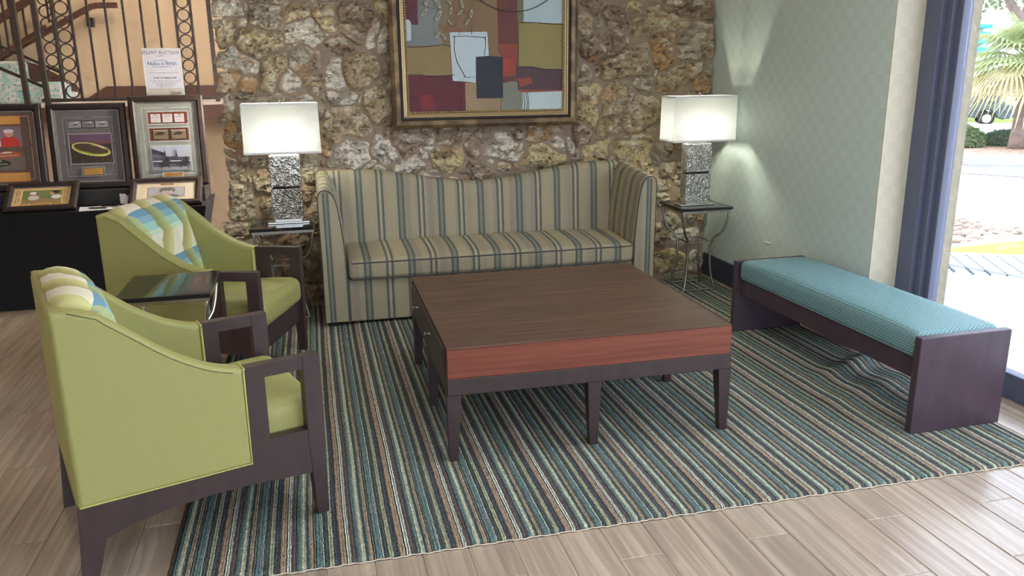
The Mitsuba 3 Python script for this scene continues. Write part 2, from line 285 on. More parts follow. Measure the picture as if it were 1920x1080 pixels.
# ------------------------------------------------------------------ structure: floor, walls, ceiling, window wall
WX, WY = 2.93, 5.66            # right wall (faces -x), stone wall (faces -y)
GX = 3.17                      # window wall
add('floor', bx(-4.2, GX, -4.2, 9.4, -.12, -.006), 'mat_floor_far'); struct('floor', 'wood look plank tile floor')
def _inview(P):
    d = np.asarray(P, float)-np.array([0, 0, _h]); z = d@_fw
    return z > .2 and -260 < 960+_f*(d@_r)/z < 1980 and -60 < 540-_f*(d@_up)/z < 1140
PL, PW = .92, .1545
cand = []
for i in range(-32, 15):
    for j in range(-1, 11):
        x0 = .88+i*PW; y0 = 2.165-PL*2+PL*j+((i % 3)*PL/3)
        x1, y1 = x0+PW, y0+PL
        if x0 < -4.2 or x1 > 3.2 or y1 > 9.3: continue
        ux0, ux1 = max(x0, -.5), min(x1, 2.84)
        if x0 > -.5 and x1 < 2.84 and y0 > 2.42 and y1 < 5.4: continue
        if x0 > -.3 and y0 > 5.5: continue
        if not any(_inview((a, b, 0)) for a in (x0, (x0+x1)/2, x1) for b in np.linspace(y0, y1, 5)): continue
        cand.append(((x0+x1)/2, (y0+y1)/2, x0, x1, y0, y1))
cand.sort(key=lambda c: c[0]**2+c[1]**2)
for n_, c in enumerate(cand[:298]):
    r0, r1 = RNG.random(2); t = RNG.random()*.0012
    m = cb(c[2]+.0018, c[3]-.0018, c[4]+.0018, c[5]-.0018, -.012, -.0012+t*.8, .0022)
    add('floor__plank', m, 'mat_plank', uv=np.tile([[r0, r1]], (len(m.vertices), 1)))
add('floor__grout', bx(-4.2, GX, -4.2, 6.2, -.02, -.0032), 'mat_grout'); labels['floor__grout'] = {'label': 'pale grout between the planks'}
add('ceiling', bx(-4.2, GX+.25, -4.2, 5.95, 2.75, 2.9), 'mat_ceiling'); struct('ceiling')
add('ceiling_1', bx(-4.2, 3.2, 5.95, 9.5, 3.6, 3.75), 'mat_ceiling'); struct('ceiling_1')
add('wall_left', bx(-4.35, -4.2, -4.2, 9.4, 0, 3.6), 'mat_cream'); struct('wall_left')
add('wall_back', bx(-4.35, 3.2, 9.2, 9.4, 0, 3.6), 'mat_cream'); struct('wall_back', 'cream stucco wall behind the stairs')
add('wall_header', bx(-4.2, 3.0, 5.95, 6.1, 2.75, 3.6), 'mat_cream'); struct('wall_header')
add('wall_right_return', bx(WX+.0005, 3.20, 3.713, 3.722, 0, 2.75), 'mat_wallpaper_beige'); struct('wall_right_return', 'beige strip of checkered wallpaper beside the window post')
add('wall_right', bx(WX, 3.20, 3.722, 5.95, 0, 2.75), 'mat_wallpaper'); struct('wall_right', 'grey green wall with a faint checkerboard paper')
add('wall_right_far', bx(WX, WX+.3, 9.1, 9.4, 0, 3.6), 'mat_cream'); struct('wall_right_far')
add('wall_right_far_top', bx(WX, WX+.3, 5.95, 9.1, 2.7, 3.6), 'mat_cream'); struct('wall_right_far_top')
add('window_2', bx(WX+.1, WX+.106, 6.0, 9.1, .0, 2.7), 'mat_glass'); struct('window_2')
add('baseboard_right', cb(WX-.016, WX, 3.735, 5.63, 0, .17, .006), 'mat_baseboard'); struct('baseboard_right', 'dark blue grey baseboard')
add('wall_outer', bx(3.20, 3.302, 3.56, 5.95, -.1, 3.2), 'mat_stucco'); struct('wall_outer', 'rough stucco edge of the outer wall')
# window wall: dark blue aluminium, glass running towards the camera
def prof(name, x0, x1, y0, y1, z0, z1): return add(name, cb(x0, x1, y0, y1, z0, z1, .003), 'mat_frame_blue')
add('window_1', bx(GX+.008, GX+.014, -4.1, 3.50, .12, 2.62), 'mat_glass'); struct('window_1', 'tall storefront window pane beside the bench')
prof('window_1__stile', 3.10, 3.165, 3.60, 3.72, 0, 2.75); prof('window_1__stile', 3.125, 3.19, 3.555, 3.612, 0, 2.75); prof('window_1__stile', 3.15, 3.212, 3.515, 3.566, 0, 2.75)
prof('window_1__bottom_rail', 3.155, 3.215, -4.1, 3.515, 0, .125); prof('window_1__top_rail', 3.155, 3.215, -4.1, 3.515, 2.6, 2.75)
for y in (1.4, -.7, -2.8): prof('window_1__mullion', 3.155, 3.215, y-.03, y+.03, .12, 2.62)
for k in [k for k in scene if k.startswith('window_1__stile')]: labels[k] = {'label': 'dark blue metal window post'}
# wall behind the camera with its glazed front
add('wall_front', cat_([bx(-4.2, -2.9, -4.35, -4.2, 0, 2.75), bx(2.2, GX+.25, -4.35, -4.2, 0, 2.75), bx(-2.9, 2.2, -4.35, -4.2, 2.45, 2.75)]), 'mat_whitewall'); struct('wall_front')
add('window_3', bx(-2.9, 2.2, -4.28, -4.272, 0.02, 2.45), 'mat_glass'); struct('window_3')
for x in (-2.87, -1.2, .5, 2.17): prof('window_3__mullion', x-.03, x+.03, -4.31, -4.24, 0, 2.45)
# recessed ceiling lights (outside the frame) and the warm lights over the stair hall
def troffer(x, y, z, w, d, rad, label):
    k = thing('ceiling_light', label, 'ceiling light', 'recessed ceiling lights')
    f = 0.03
    add(k+'__trim', cat_([bx(x-w/2-f, x+w/2+f, y-d/2-f, y-d/2, z-.012, z), bx(x-w/2-f, x+w/2+f, y+d/2, y+d/2+f, z-.012, z), bx(x-w/2-f, x-w/2, y-d/2, y+d/2, z-.012, z), bx(x+w/2, x+w/2+f, y-d/2, y+d/2, z-.012, z)]), 'mat_white_plastic')
    m = trimesh.Trimesh([[x-w/2, y-d/2, z-.006], [x-w/2, y+d/2, z-.006], [x+w/2, y+d/2, z-.006], [x+w/2, y-d/2, z-.006]], [[0, 1, 2], [0, 2, 3]], process=False)
    add(k+'__diffuser', m, 'mat_white_plastic', emitter={'type': 'area', 'radiance': rgb(rad)})
for (x, y), w_ in zip(CEIL_AT, ('above the coffee table', 'before the coffee table', 'nearest the window behind the camera', 'nearest the glazed front')): troffer(x, y, 2.75, .8, .8, CEIL_RGB, 'square recessed ceiling light '+w_)
ws = thing('wall_sconce', 'wall sconce on the back of the stone wall', 'wall lamp')
add(ws+'__plate', cb(-.16, -.04, 5.95, 5.97, 1.30, 1.56, .004), 'mat_iron')
m = trimesh.creation.icosphere(3, .12); m.apply_translation((-.10, 6.10, 1.43)); add(ws+'__globe', m, 'mat_white_plastic', emitter={'type': 'area', 'radiance': rgb((330, 305, 265))})
for x, y in STAIR_AT: troffer(x, y, 3.6, .8, .8, STAIR_RGB, 'square recessed ceiling light over the stairs')

# ------------------------------------------------------------------ stone wall
add('wall_stone', cat_([bx(-.475, WX, WY, 5.95, 0, 2.75)]), 'mat_mortar'); struct('wall_stone', 'rough fieldstone wall set in brown mortar')
STONES = [s.split(',') for s in "-0.42,1.96,0.109,0.063,0,w;-0.30,1.95,0.026,0.044,10,w;-0.20,2.01,0.115,0.038,0,g;-0.20,1.89,0.101,0.086,0,g;-0.48,1.79,0.064,0.096,0,t;-0.36,1.86,0.061,0.035,0,w;-0.27,1.74,0.130,0.097,-15,t;-0.41,1.77,0.016,0.049,0,g;-0.02,1.93,0.106,0.058,35,t;0.02,1.79,0.134,0.079,10,w;-0.42,1.61,0.109,0.071,-30,w;-0.18,1.58,0.086,0.125,-30,t;-0.10,1.50,0.090,0.060,20,w;-0.47,1.48,0.061,0.056,0,o;-0.35,1.47,0.058,0.040,0,o;-0.47,1.37,0.036,0.074,0,w;-0.01,1.63,0.087,0.074,0,g;-0.09,1.72,0.034,0.020,0,w;-0.12,1.96,0.013,0.029,0,w;-0.27,1.41,0.132,0.027,0,g;0.15,1.91,0.067,0.088,25,t;0.34,1.87,0.099,0.122,0,d;0.27,2.01,0.127,0.026,0,w;0.43,1.96,0.024,0.029,0,w;0.53,1.94,0.066,0.073,0,y;0.46,1.80,0.038,0.090,-15,w;0.53,1.73,0.042,0.097,0,w;0.22,1.72,0.099,0.060,-20,d;0.38,1.55,0.097,0.119,0,t;0.20,1.54,0.076,0.087,0,w;0.06,1.49,0.080,0.080,0,t;0.23,1.39,0.093,0.062,0,w;0.54,1.57,0.039,0.048,0,d;0.51,1.49,0.050,0.038,0,t;0.47,1.34,0.088,0.138,0,t;0.12,1.39,0.034,0.062,0,g;0.36,1.38,0.021,0.041,0,g;0.28,1.67,0.017,0.017,0,w;0.26,1.21,0.150,0.112,0,t;0.29,1.02,0.116,0.078,-30,w;0.51,1.04,0.094,0.085,35,w;0.10,1.29,0.028,0.076,0,g;0.10,1.07,0.049,0.049,0,o;0.15,0.96,0.053,0.035,0,g;0.39,0.94,0.065,0.029,20,w;0.07,0.95,0.035,0.032,0,o;0.52,1.18,0.047,0.060,0,d;-0.46,1.15,0.043,0.088,0,o;-0.47,1.05,0.050,0.035,0,g;-0.48,0.93,0.060,0.076,0,g;-0.34,1.00,0.060,0.031,0,g;-0.32,0.86,0.060,0.085,0,g;-0.47,0.75,0.087,0.121,0,g;-0.32,0.73,0.051,0.071,0,g;-0.49,0.54,0.070,0.068,0,g;-0.02,0.93,0.059,0.085,0,g;-0.03,0.74,0.060,0.079,0,d;-0.41,0.89,0.017,0.049,0,g;-0.32,0.51,0.076,0.032,0,g;-0.50,1.27,0.026,0.033,0,d;-0.47,0.37,0.082,0.096,0,g;-0.32,0.36,0.077,0.066,0,g;-0.14,0.43,0.091,0.066,0,d;-0.53,0.18,0.090,0.089,0,g;-0.33,0.18,0.091,0.074,0,d;-0.14,0.25,0.092,0.082,0,d;-0.04,0.07,0.094,0.077,0,d;-0.22,0.04,0.092,0.084,0,d;-0.44,-0.01,0.105,0.091,0,d;-0.18,0.58,0.062,0.051,0,d;-0.18,0.99,0.082,0.049,0,g;-0.16,0.83,0.068,0.065,0,g;-0.12,1.17,0.100,0.083,0,t;-0.26,1.20,0.067,0.082,0,g;-0.33,1.27,0.073,0.061,0,t;-0.05,1.32,0.095,0.068,0,w;-0.19,1.32,0.060,0.048,0,g;0.67,1.10,0.099,0.094,20,d;0.80,1.15,0.052,0.040,0,d;0.83,1.08,0.081,0.025,35,w;0.99,1.13,0.118,0.065,0,d;0.68,0.93,0.109,0.051,20,w;0.77,0.99,0.044,0.055,0,w;0.93,0.95,0.101,0.095,0,y;1.12,1.04,0.076,0.066,0,d;1.15,0.88,0.091,0.068,-15,d;0.83,0.85,0.052,0.026,0,w;0.98,0.83,0.068,0.022,0,w;0.81,0.91,0.018,0.036,0,w;1.21,1.11,0.065,0.080,30,d;1.37,1.01,0.154,0.089,-10,w;1.48,1.02,0.031,0.059,-40,w;1.63,1.10,0.111,0.064,0,o;1.63,0.94,0.136,0.076,0,y;1.72,1.04,0.051,0.068,35,w;1.83,1.02,0.036,0.068,20,w;1.32,0.87,0.078,0.034,0,t;1.44,0.88,0.036,0.027,0,t;1.21,0.91,0.046,0.033,0,w;1.89,0.96,0.057,0.061,0,g;1.47,1.11,0.050,0.048,0,d;1.99,1.97,0.086,0.056,0,d;1.95,1.90,0.059,0.087,0,t;2.05,1.86,0.059,0.043,0,g;2.18,1.89,0.108,0.096,0,d;2.09,1.72,0.172,0.101,10,d;2.24,1.59,0.211,0.096,12,t;2.32,1.97,0.052,0.053,0,y;2.37,1.96,0.020,0.047,35,w;2.47,1.88,0.205,0.101,0,t;2.71,1.99,0.172,0.072,0,d;2.54,1.70,0.100,0.133,-15,o;2.79,1.74,0.134,0.122,0,g;2.67,1.51,0.181,0.075,25,t;2.86,1.92,0.067,0.051,0,d;2.89,1.54,0.039,0.071,0,g;1.94,1.51,0.043,0.069,0,g;2.02,1.52,0.024,0.051,0,g;2.39,1.45,0.095,0.052,0,g;2.48,1.54,0.020,0.052,0,w;2.64,1.82,0.020,0.022,0,w;1.98,1.30,0.080,0.141,0,y;2.15,1.34,0.097,0.109,0,t;2.36,1.24,0.154,0.106,20,t;2.13,1.13,0.098,0.075,0,t;1.92,1.11,0.068,0.082,0,d;2.02,0.97,0.154,0.077,15,y;2.33,0.94,0.164,0.148,0,y;2.56,0.97,0.069,0.062,0,g;2.50,0.90,0.038,0.047,0,g;2.61,0.82,0.077,0.056,0,g;2.28,1.36,0.025,0.048,0,w;2.47,1.11,0.046,0.035,0,t;2.26,1.08,0.037,0.019,0,w;2.56,0.60,0.060,0.072,0,g;2.76,0.47,0.084,0.066,0,g;2.65,0.42,0.053,0.066,0,g;2.55,0.33,0.070,0.083,0,d;2.75,0.30,0.116,0.059,0,w;2.62,0.12,0.133,0.076,0,y;2.84,0.10,0.063,0.068,0,w;2.58,0.72,0.060,0.048,0,g;2.75,0.77,0.114,0.072,0,g;2.80,0.61,0.088,0.066,0,d;2.83,0.93,0.078,0.080,0,g;2.69,1.09,0.110,0.085,0,t;2.88,1.12,0.070,0.101,0,g;2.76,1.28,0.112,0.077,0,g;2.91,1.33,0.034,0.085,0,g;2.90,0.77,0.053,0.081,0,g;2.92,0.48,0.044,0.100,0,g;2.72,-0.01,0.117,0.043,0,g;2.48,0.52,0.043,0.081,0,g".split(';')]
TONE = dict(t=0, w=1, d=2, o=3, y=4, g=5)
ST = [(float(a), float(b), float(c), float(d), math.radians(float(e)), TONE[f.strip()]) for a, b, c, d, e, f in STONES]
h_ = .0075
gx = np.arange(-.62, WX+.001, h_); gz = np.arange(-.02, 2.48, h_); GXX, GZZ = np.meshgrid(gx, gz, indexing='ij')
wp = np.stack([GXX*7, GZZ*7, 0*GXX], -1); wx = (meshkit.fbm(wp, 4, 1)-.5)*.11; wz = (meshkit.fbm(wp+9, 4, 2)-.5)*.11
XX, ZZ = GXX+wx, GZZ+wz
def ell(s): 
    dx, dz = XX-s[0], ZZ-s[1]; c, q = math.cos(s[4]), math.sin(s[4])
    a, b = (dx*c+dz*q)/s[2], (-dx*q+dz*c)/s[3]
    return (np.abs(a)**2.5+np.abs(b)**2.5)**.4
D1 = np.full(XX.shape, 9.0); D2 = D1.copy(); WHO = np.full(XX.shape, -1)
def put(i, s):
    global D1, D2, WHO
    d = ell(s); n = d < D1
    D2 = np.where(n, D1, np.minimum(D2, d)); WHO = np.where(n, i, WHO); D1 = np.minimum(D1, d)
for i, s in enumerate(ST): put(i, s)
for _ in range(1500):                       # stones where the picture and the sofa hide the wall, and above the frame of the photo
    x, z = RNG.uniform(-.5, WX-.06), RNG.uniform(.05, 2.42)
    i, j = int((x-gx[0])/h_), int((z-gz[0])/h_)
    if D1[i, j] > 1.75:
        s = (x, z, RNG.uniform(.08, .15), RNG.uniform(.06, .12), RNG.uniform(-.5, .5), int(RNG.integers(0, 6))); ST.append(s); put(len(ST)-1, s)
for i, s in enumerate(ST):
    rr = min(s[2], s[3])
    own = WHO == i
    g = np.minimum((1.17-D1)*rr, (D2-D1)*.5*(s[2]+s[3])*.5-.007)
    msk = own & (g > -.010) & (GXX < WX-.004)
    ii, jj = np.nonzero(msk)
    if len(ii) < 12: continue
    i0, i1, j0, j1 = ii.min(), ii.max()+1, jj.min(), jj.max()+1
    sub = msk[i0:i1+1, j0:j1+1]; gg = g[i0:i1+1, j0:j1+1]
    X, Z = GXX[i0:i1+1, j0:j1+1], GZZ[i0:i1+1, j0:j1+1]
    P = np.stack([X, Z, np.full_like(X, i*3.7)], -1)
    H = .034+.026*RNG.random(); P = P+np.stack([(meshkit.fbm(P*9, 3, 11)-.5)*.12, (meshkit.fbm(P*9+5, 3, 12)-.5)*.12, 0*X], -1)
    rel = (meshkit.fbm(P*np.array([8, 9, 1]), 3, 5)-.5)*.06-np.abs(meshkit.fbm(P*np.array([15, 19, 1]), 3, 6)-.5)*.085-np.clip(meshkit.fbm(P*np.array([26, 32, 1]), 3, 7)-.56, 0, .2)*.22+(meshkit.fbm(P*np.array([55, 55, 1]), 2, 8)-.5)*.022
    tilt = (X-s[0])*RNG.uniform(-.12, .12)+(Z-s[1])*RNG.uniform(-.2, .1)
    rise = 1-np.exp(-np.maximum(gg+.006, 0)/.016)
    w = np.clip((gg+.010)/.020, 0, 1); w = w*w*(3-2*w)
    hh = -.014*(1-w)+w*np.maximum((H+rel+tilt)*rise, .010)
    V = np.stack([X, WY-hh, Z], -1)
    idx = -np.ones(sub.shape, int); idx[sub] = np.arange(sub.sum())
    q = np.stack([idx[:-1, :-1], idx[1:, :-1], idx[1:, 1:], idx[:-1, 1:]], -1).reshape(-1, 4)
    F = np.vstack([q[:, [0, 1, 2]], q[:, [0, 2, 3]]]); F = F[(F >= 0).all(1)]
    if len(F) < 8: continue
    m = trimesh.Trimesh(V[sub], F, process=False)
    k = add('wall_stone__stone', m, 'mat_stone', True, uv=np.tile([[(i*.618) % 1, s[5]]], (len(m.vertices), 1)))
# ------------------------------------------------------------------ rug
ru, rv = np.linspace(-.54, 2.87, 220), np.linspace(2.362, 5.50, 220)
RU, RV = np.meshgrid(ru, rv, indexing='ij')
hump = .050*np.exp(-((RV-3.52-.35*(RU-2.8))/.075)**2)*np.clip((RU-2.25)/.55, 0, 1)**1.6 + .016*np.exp(-((RV-3.22-.3*(RU-2.7))/.10)**2)*np.clip((RU-2.1)/.6, 0, 1)
hump *= 1-np.exp(-((RV-3.95)/.2)**2); top = .011+hump+.0015*meshkit.noise(np.stack([RU*5, RV*5, RU*0], -1))
e = np.minimum(np.minimum(RU-ru[0], ru[-1]-RU), np.minimum(RV-rv[0], rv[-1]-RV)); top = np.where(e < 1e-6, .001+hump, top)
rug = thing('area_rug', 'striped teal, tan and cream area rug spread under the table and sofa', 'rug')
m = grid_mesh(np.stack([RU, RV, top], -1)); RUGUV = np.stack([RU, RV], -1).reshape(-1, 2)
add(rug+'__pile', m, 'mat_rug', True, uv=RUGUV)
pts = [(x, 2.360+.0025*math.sin(x*60)+.002*math.sin(x*171), .004) for x in np.linspace(-.54, 2.87, 340)]
add(rug+'__edge_stitching', tube(pts, .0022, 5), 'mat_stitch'); labels[rug+'__edge_stitching'] = {'label': 'pale stitched edge'}

# ------------------------------------------------------------------ sofa
sofa = thing('sofa', 'striped camelback sofa in grey, tan and teal against the stone wall', 'sofa')
SX0, SX1, SY0, SY1 = .02, 2.205, 4.95, 5.56
add(sofa+'__base', cb(.14, 2.085, 4.965, 5.5, .03, .31, .012), 'mat_sofa'); 
def suv(key, M, fn):
    scene[key] = mikit.ply(M, 'mat_sofa', True, uv=fn(M.vertices))
def phx(v): return np.stack([v[:, 0]-.293+.0685, v[:, 2]], 1)
m = cushion((.14, 4.968, .03), (2.085, 5.5, .31), .012, (30, 4, 4)); suv(sofa+'__base', m, phx)
k = num(sofa+'__seat_cushion'); m = cushion((.176, 4.93, .305), (2.05, 5.42, .428), .03, (60, 16, 5), .028)
m.vertices[:, 2] += .02*np.clip((m.vertices[:, 1]-4.95)/.45, 0, 1); suv(k, m, phx)
def wl(z, y): return [(.18, y+.03, z), (.2, y, z)]+[(x, y-.002, z) for x in np.linspace(.26, 1.97, 20)]+[(2.03, y, z), (2.048, y+.03, z)]
for z in (.412, .312): add(sofa+'__welt', tube(wl(z, 4.935), .005, 6), 'mat_sofa_welt')
ztop = smooth_curve([(.10, .925), (.33, .925), (.54, .90), (.75, .865), (.95, .832), (1.10, .822), (1.27, .832), (1.5, .866), (1.73, .902), (1.93, .922), (2.12, .922)], 90)
S = []
for x, zt in ztop:
    prf = [(5.40, .30), (5.405, .42), (5.418, .60), (5.43, zt-.10), (5.436, zt-.05), (5.447, zt-.022), (5.468, zt-.005), (5.495, zt), (5.522, zt-.006), (5.542, zt-.03), (5.548, zt-.07), (5.550, .5), (5.552, .03)]
    S.append([(x, y, z) for y, z in prf])
k = num(sofa+'__back'); m = grid_mesh(np.array(S)); m.invert(); suv(k, m, phx)
def arm(side):
    ys = np.array([4.952, 4.956, 4.966, 4.985, 5.02, 5.1, 5.2, 5.3, 5.4, 5.48, 5.525, 5.546, 5.552]); rows = []
    def sec(y):
        f = np.clip((y-4.95)/.55, 0, 1); zt = .868+.058*f**.8
        r = .012*np.clip(1-(y-4.952)/.035, 0, 1)**2+.02*np.clip((y-5.525)/.027, 0, 1)**2
        th = .092+.012*f
        p = [(0, .03), (0, .40), (0, zt-.05), (.006, zt-.022), (.02, zt-.006), (.045, zt), (.068, zt-.006), (.086, zt-.022), (th+.010, zt-.055), (th+.022, zt-.11), (th+.036, zt-.20), (th+.05, zt-.31), (th+.058, zt-.42), (th+.06, .30), (th+.06, .03)]
        p = np.array(p); c = np.array([.07, .5]); d = p-c; L = np.linalg.norm(d, axis=1, keepdims=True)
        return p-d/L*r
    for y in ys:
        q = sec(y); rows.append([((SX0+a) if side < 0 else (SX1-a), y, z) for a, z in q])
    P = np.array(rows); L = np.concatenate([[0], np.cumsum(np.linalg.norm(np.diff(P[4], axis=0), axis=1))])
    m = grid_mesh(P); 
    if side > 0: m.invert()
    k = num(sofa+'__arm'); suv(k, m, lambda v: np.stack([v[:, 1]*1.35+.02, v[:, 2]], 1))
    q = np.array(sec(4.952)); poly = [((SX0+a) if side < 0 else (SX1-a), z) for a, z in q]
    pm = tf(ext(Polygon(poly), .004), XZ); pm.apply_translation((0, 4.9525, 0)); pm = pm.subdivide_to_size(.05)
    key = k+'__front_panel'; _cnt[key] = 1; scene[key] = mikit.ply(pm, 'mat_sofa', False, uv=np.stack([(pm.vertices[:, 0]-(.068 if side < 0 else 2.155))*1.25+.0685+.001, pm.vertices[:, 2]], 1))
    w = [((SX0+a) if side < 0 else (SX1-a), 4.9495, z) for a, z in sec(4.966)]
    add(k+'__welt', tube(w, .0035, 6), 'mat_sofa')
    scene[list(scene)[-1]] = mikit.ply(tube(w, .0035, 6), 'mat_sofa_welt')
arm(-1); arm(1)
for x in (.07, 2.155):
    for y in (5.0, 5.5): add(sofa+'__foot', cb(x-.03, x+.03, y-.03, y+.03, .012, .034, .004), 'mat_black_plastic')

# ------------------------------------------------------------------ coffee table
TB = place(.462, 2.968, 0, -.6); W_, D_, TZ, BZ = 1.222, 1.204, .493, .3645
ct = thing('coffee_table', 'large square dark walnut coffee table with reddish front and eight tapered legs', 'coffee table')
add(ct+'__top', cb(0, W_, 0, D_, TZ-.006, TZ, .002), 'mat_walnut', M=TB)
add(ct+'__body', cb(.0, W_, .02, D_-.02, BZ, TZ-.006, .001), 'mat_dark_wood', M=TB)
for y in (0, D_-.02): add(ct+'__front_board', cb(0, W_, y, y+.02, BZ, TZ-.006, .0015), 'mat_cherry', M=TB); labels[ct+'__front_board'] = {'label': 'reddish brown board'}; labels[ct+'__front_board_001'] = {'label': 'reddish brown board'}
k = num(ct+'__drawer'); scene[k] = mikit.ply(tf(cb(-.010, .001, .05, D_-.05, BZ+.008, TZ-.014, .002), TB), 'mat_dark_wood')
for yk in (.43, .86):
    pr_ = [(0.0001, 0), (.006, 0), (.005, .008), (.004, .012), (.009, .017), (.010, .021), (.006, .026), (.0001, .027)]
    kn = trimesh.creation.revolve(np.array(pr_), sections=14); kn.apply_transform(trimesh.transformations.rotation_matrix(-np.pi/2, (0, 1, 0))); kn.apply_translation((-.010, yk, .422))
    labels[add(k+'__knob', kn, 'mat_pewter', 40, M=TB)] = {'label': 'small round metal knob'}
for a in (cb(-.004, W_+.004, -.004, .03, .295, BZ, .003), cb(-.004, W_+.004, D_-.03, D_+.004, .295, BZ, .003), cb(-.004, .03, .03, D_-.03, .295, BZ, .003), cb(W_-.03, W_+.004, .03, D_-.03, .295, BZ, .003)): add(ct+'__apron', a, 'mat_dark_wood', M=TB)
for fx in (0, .5, 1):
    for fy in (0, .5, 1):
        if fx == .5 and fy == .5: continue
        t, b = .058, .034
        x0 = -.005 if fx == 0 else (W_+.005-t if fx == 1 else W_/2-t/2); y0 = -.005 if fy == 0 else (D_+.005-t if fy == 1 else D_/2-t/2)
        xb = x0+(t-b)*(.15 if fx == 0 else .85 if fx == 1 else .5); yb = y0+(t-b)*(.15 if fy == 0 else .85 if fy == 1 else .5)
        P = [(x, y, z) for z, X, Y, s in ((.296, x0, y0, t), (.012, xb, yb, b)) for x in (X, X+s) for y in (Y, Y+s)]
        add(ct+'__leg', hull(P), 'mat_dark_wood', M=TB)

# ------------------------------------------------------------------ bench
BM = place(2.415, 2.696, 0, .75); bw, bd, bz = .462, 1.535, .4446
be = thing('bench', 'long teal upholstered bench with dark wood end panels beside the window', 'bench')
for y in (0, bd-.038): add(be+'__end_panel', cb(0, bw, y, y+.038, .012, bz, .003), 'mat_bench_wood', M=BM)
for x in (.03, bw-.055): add(be+'__rail', cb(x, x+.025, .038, bd-.038, .245, .335, .003), 'mat_bench_wood', M=BM)
add(be+'__seat_board', cb(.03, bw-.03, .038, bd-.038, .33, .345, .002), 'mat_bench_wood', M=BM)
m = cushion((.012, .04, .335), (bw-.012, bd-.04, .452), .035, (18, 40, 4), .022); v = m.vertices
s_ = np.where(np.abs(v[:, 0]-bw/2) > bw/2-.03, v[:, 2], v[:, 0]); al = v[:, 0]+np.sign(v[:, 0]-bw/2)*np.clip(.445-v[:, 2], 0, .2)
add(be+'__cushion', m, 'mat_teal', True, uv=np.stack([v[:, 1], al], 1), M=BM); labels[be+'__cushion'] = {'label': 'teal dotted woven cushion'}

# ------------------------------------------------------------------ metal side tables
def side_table(cx, cy, w, d, zt, wa, ft, label, group=None, bs='mat_pewter', zb=.012, deg=0):
    k = thing('side_table', label, 'side table', group); M = place(cx, cy, 0, deg)
    add(k+'__table_top', cb(-w/2, w/2, -d/2, d/2, zt-.020, zt, .003), 'mat_black_gloss', M=M); labels[k+'__table_top'] = {'label': 'glossy black top'}
    a, b = w/2-.012, d/2-.012
    add(k+'__rim', cat_([bx(-a, a, -b, -b+.012, zt-.038, zt-.020), bx(-a, a, b-.012, b, zt-.038, zt-.020), bx(-a, -a+.012, -b, b, zt-.038, zt-.020), bx(a-.012, a, -b, b, zt-.038, zt-.020)]), bs, M=M)
    zm = zt*.58
    for sx in (-1, 1):
        for sy in (-1, 1):
            c = smooth_curve([(a-.008, zt-.03, b-.008), (a-.016, zt-.10, b-.016), (wa+(a-wa)*.62, zt-.18, wa+(b-wa)*.62), (wa+.012, zm+.02, wa+.012), (wa, zm-.04, wa), (wa+.006, zm*.45, wa+.006), (wa+(ft-wa)*.55, zm*.2, wa+(ft-wa)*.55), (ft, zb, ft)], 22)
            add(k+'__leg', tube([(sx*p[0], sy*p[2], p[1]) for p in c], .0085, 8), bs, True, M=M)
    add(k+'__waist_ring', tube([(wa, wa, zm), (-wa, wa, zm), (-wa, -wa, zm), (wa, -wa, zm)], .0075, 8, closed=True, square=(.007, .007)), bs, M=M)
    for sy in (-1, 1): add(k+'__stretcher', tube([(-ft, sy*ft, zb+.010), (ft, sy*ft, zb+.010)], .005, 6), bs, M=M)
    return k
side_table(2.635, 5.235, .385, .385, .62, .085, .125, 'wrought metal side table with black top in the corner right of the sofa', 'metal side tables beside the sofa')
side_table(-.20, 5.345, .40, .40, .62, .085, .125, 'wrought metal side table with black top between stone wall and sofa', 'metal side tables beside the sofa', 'mat_pewter', .003)
side_table(-.648, 3.755, .385, .43, .64, .09, .15, 'small chrome table with black glass top between the two green armchairs', None, 'mat_chrome', .003)

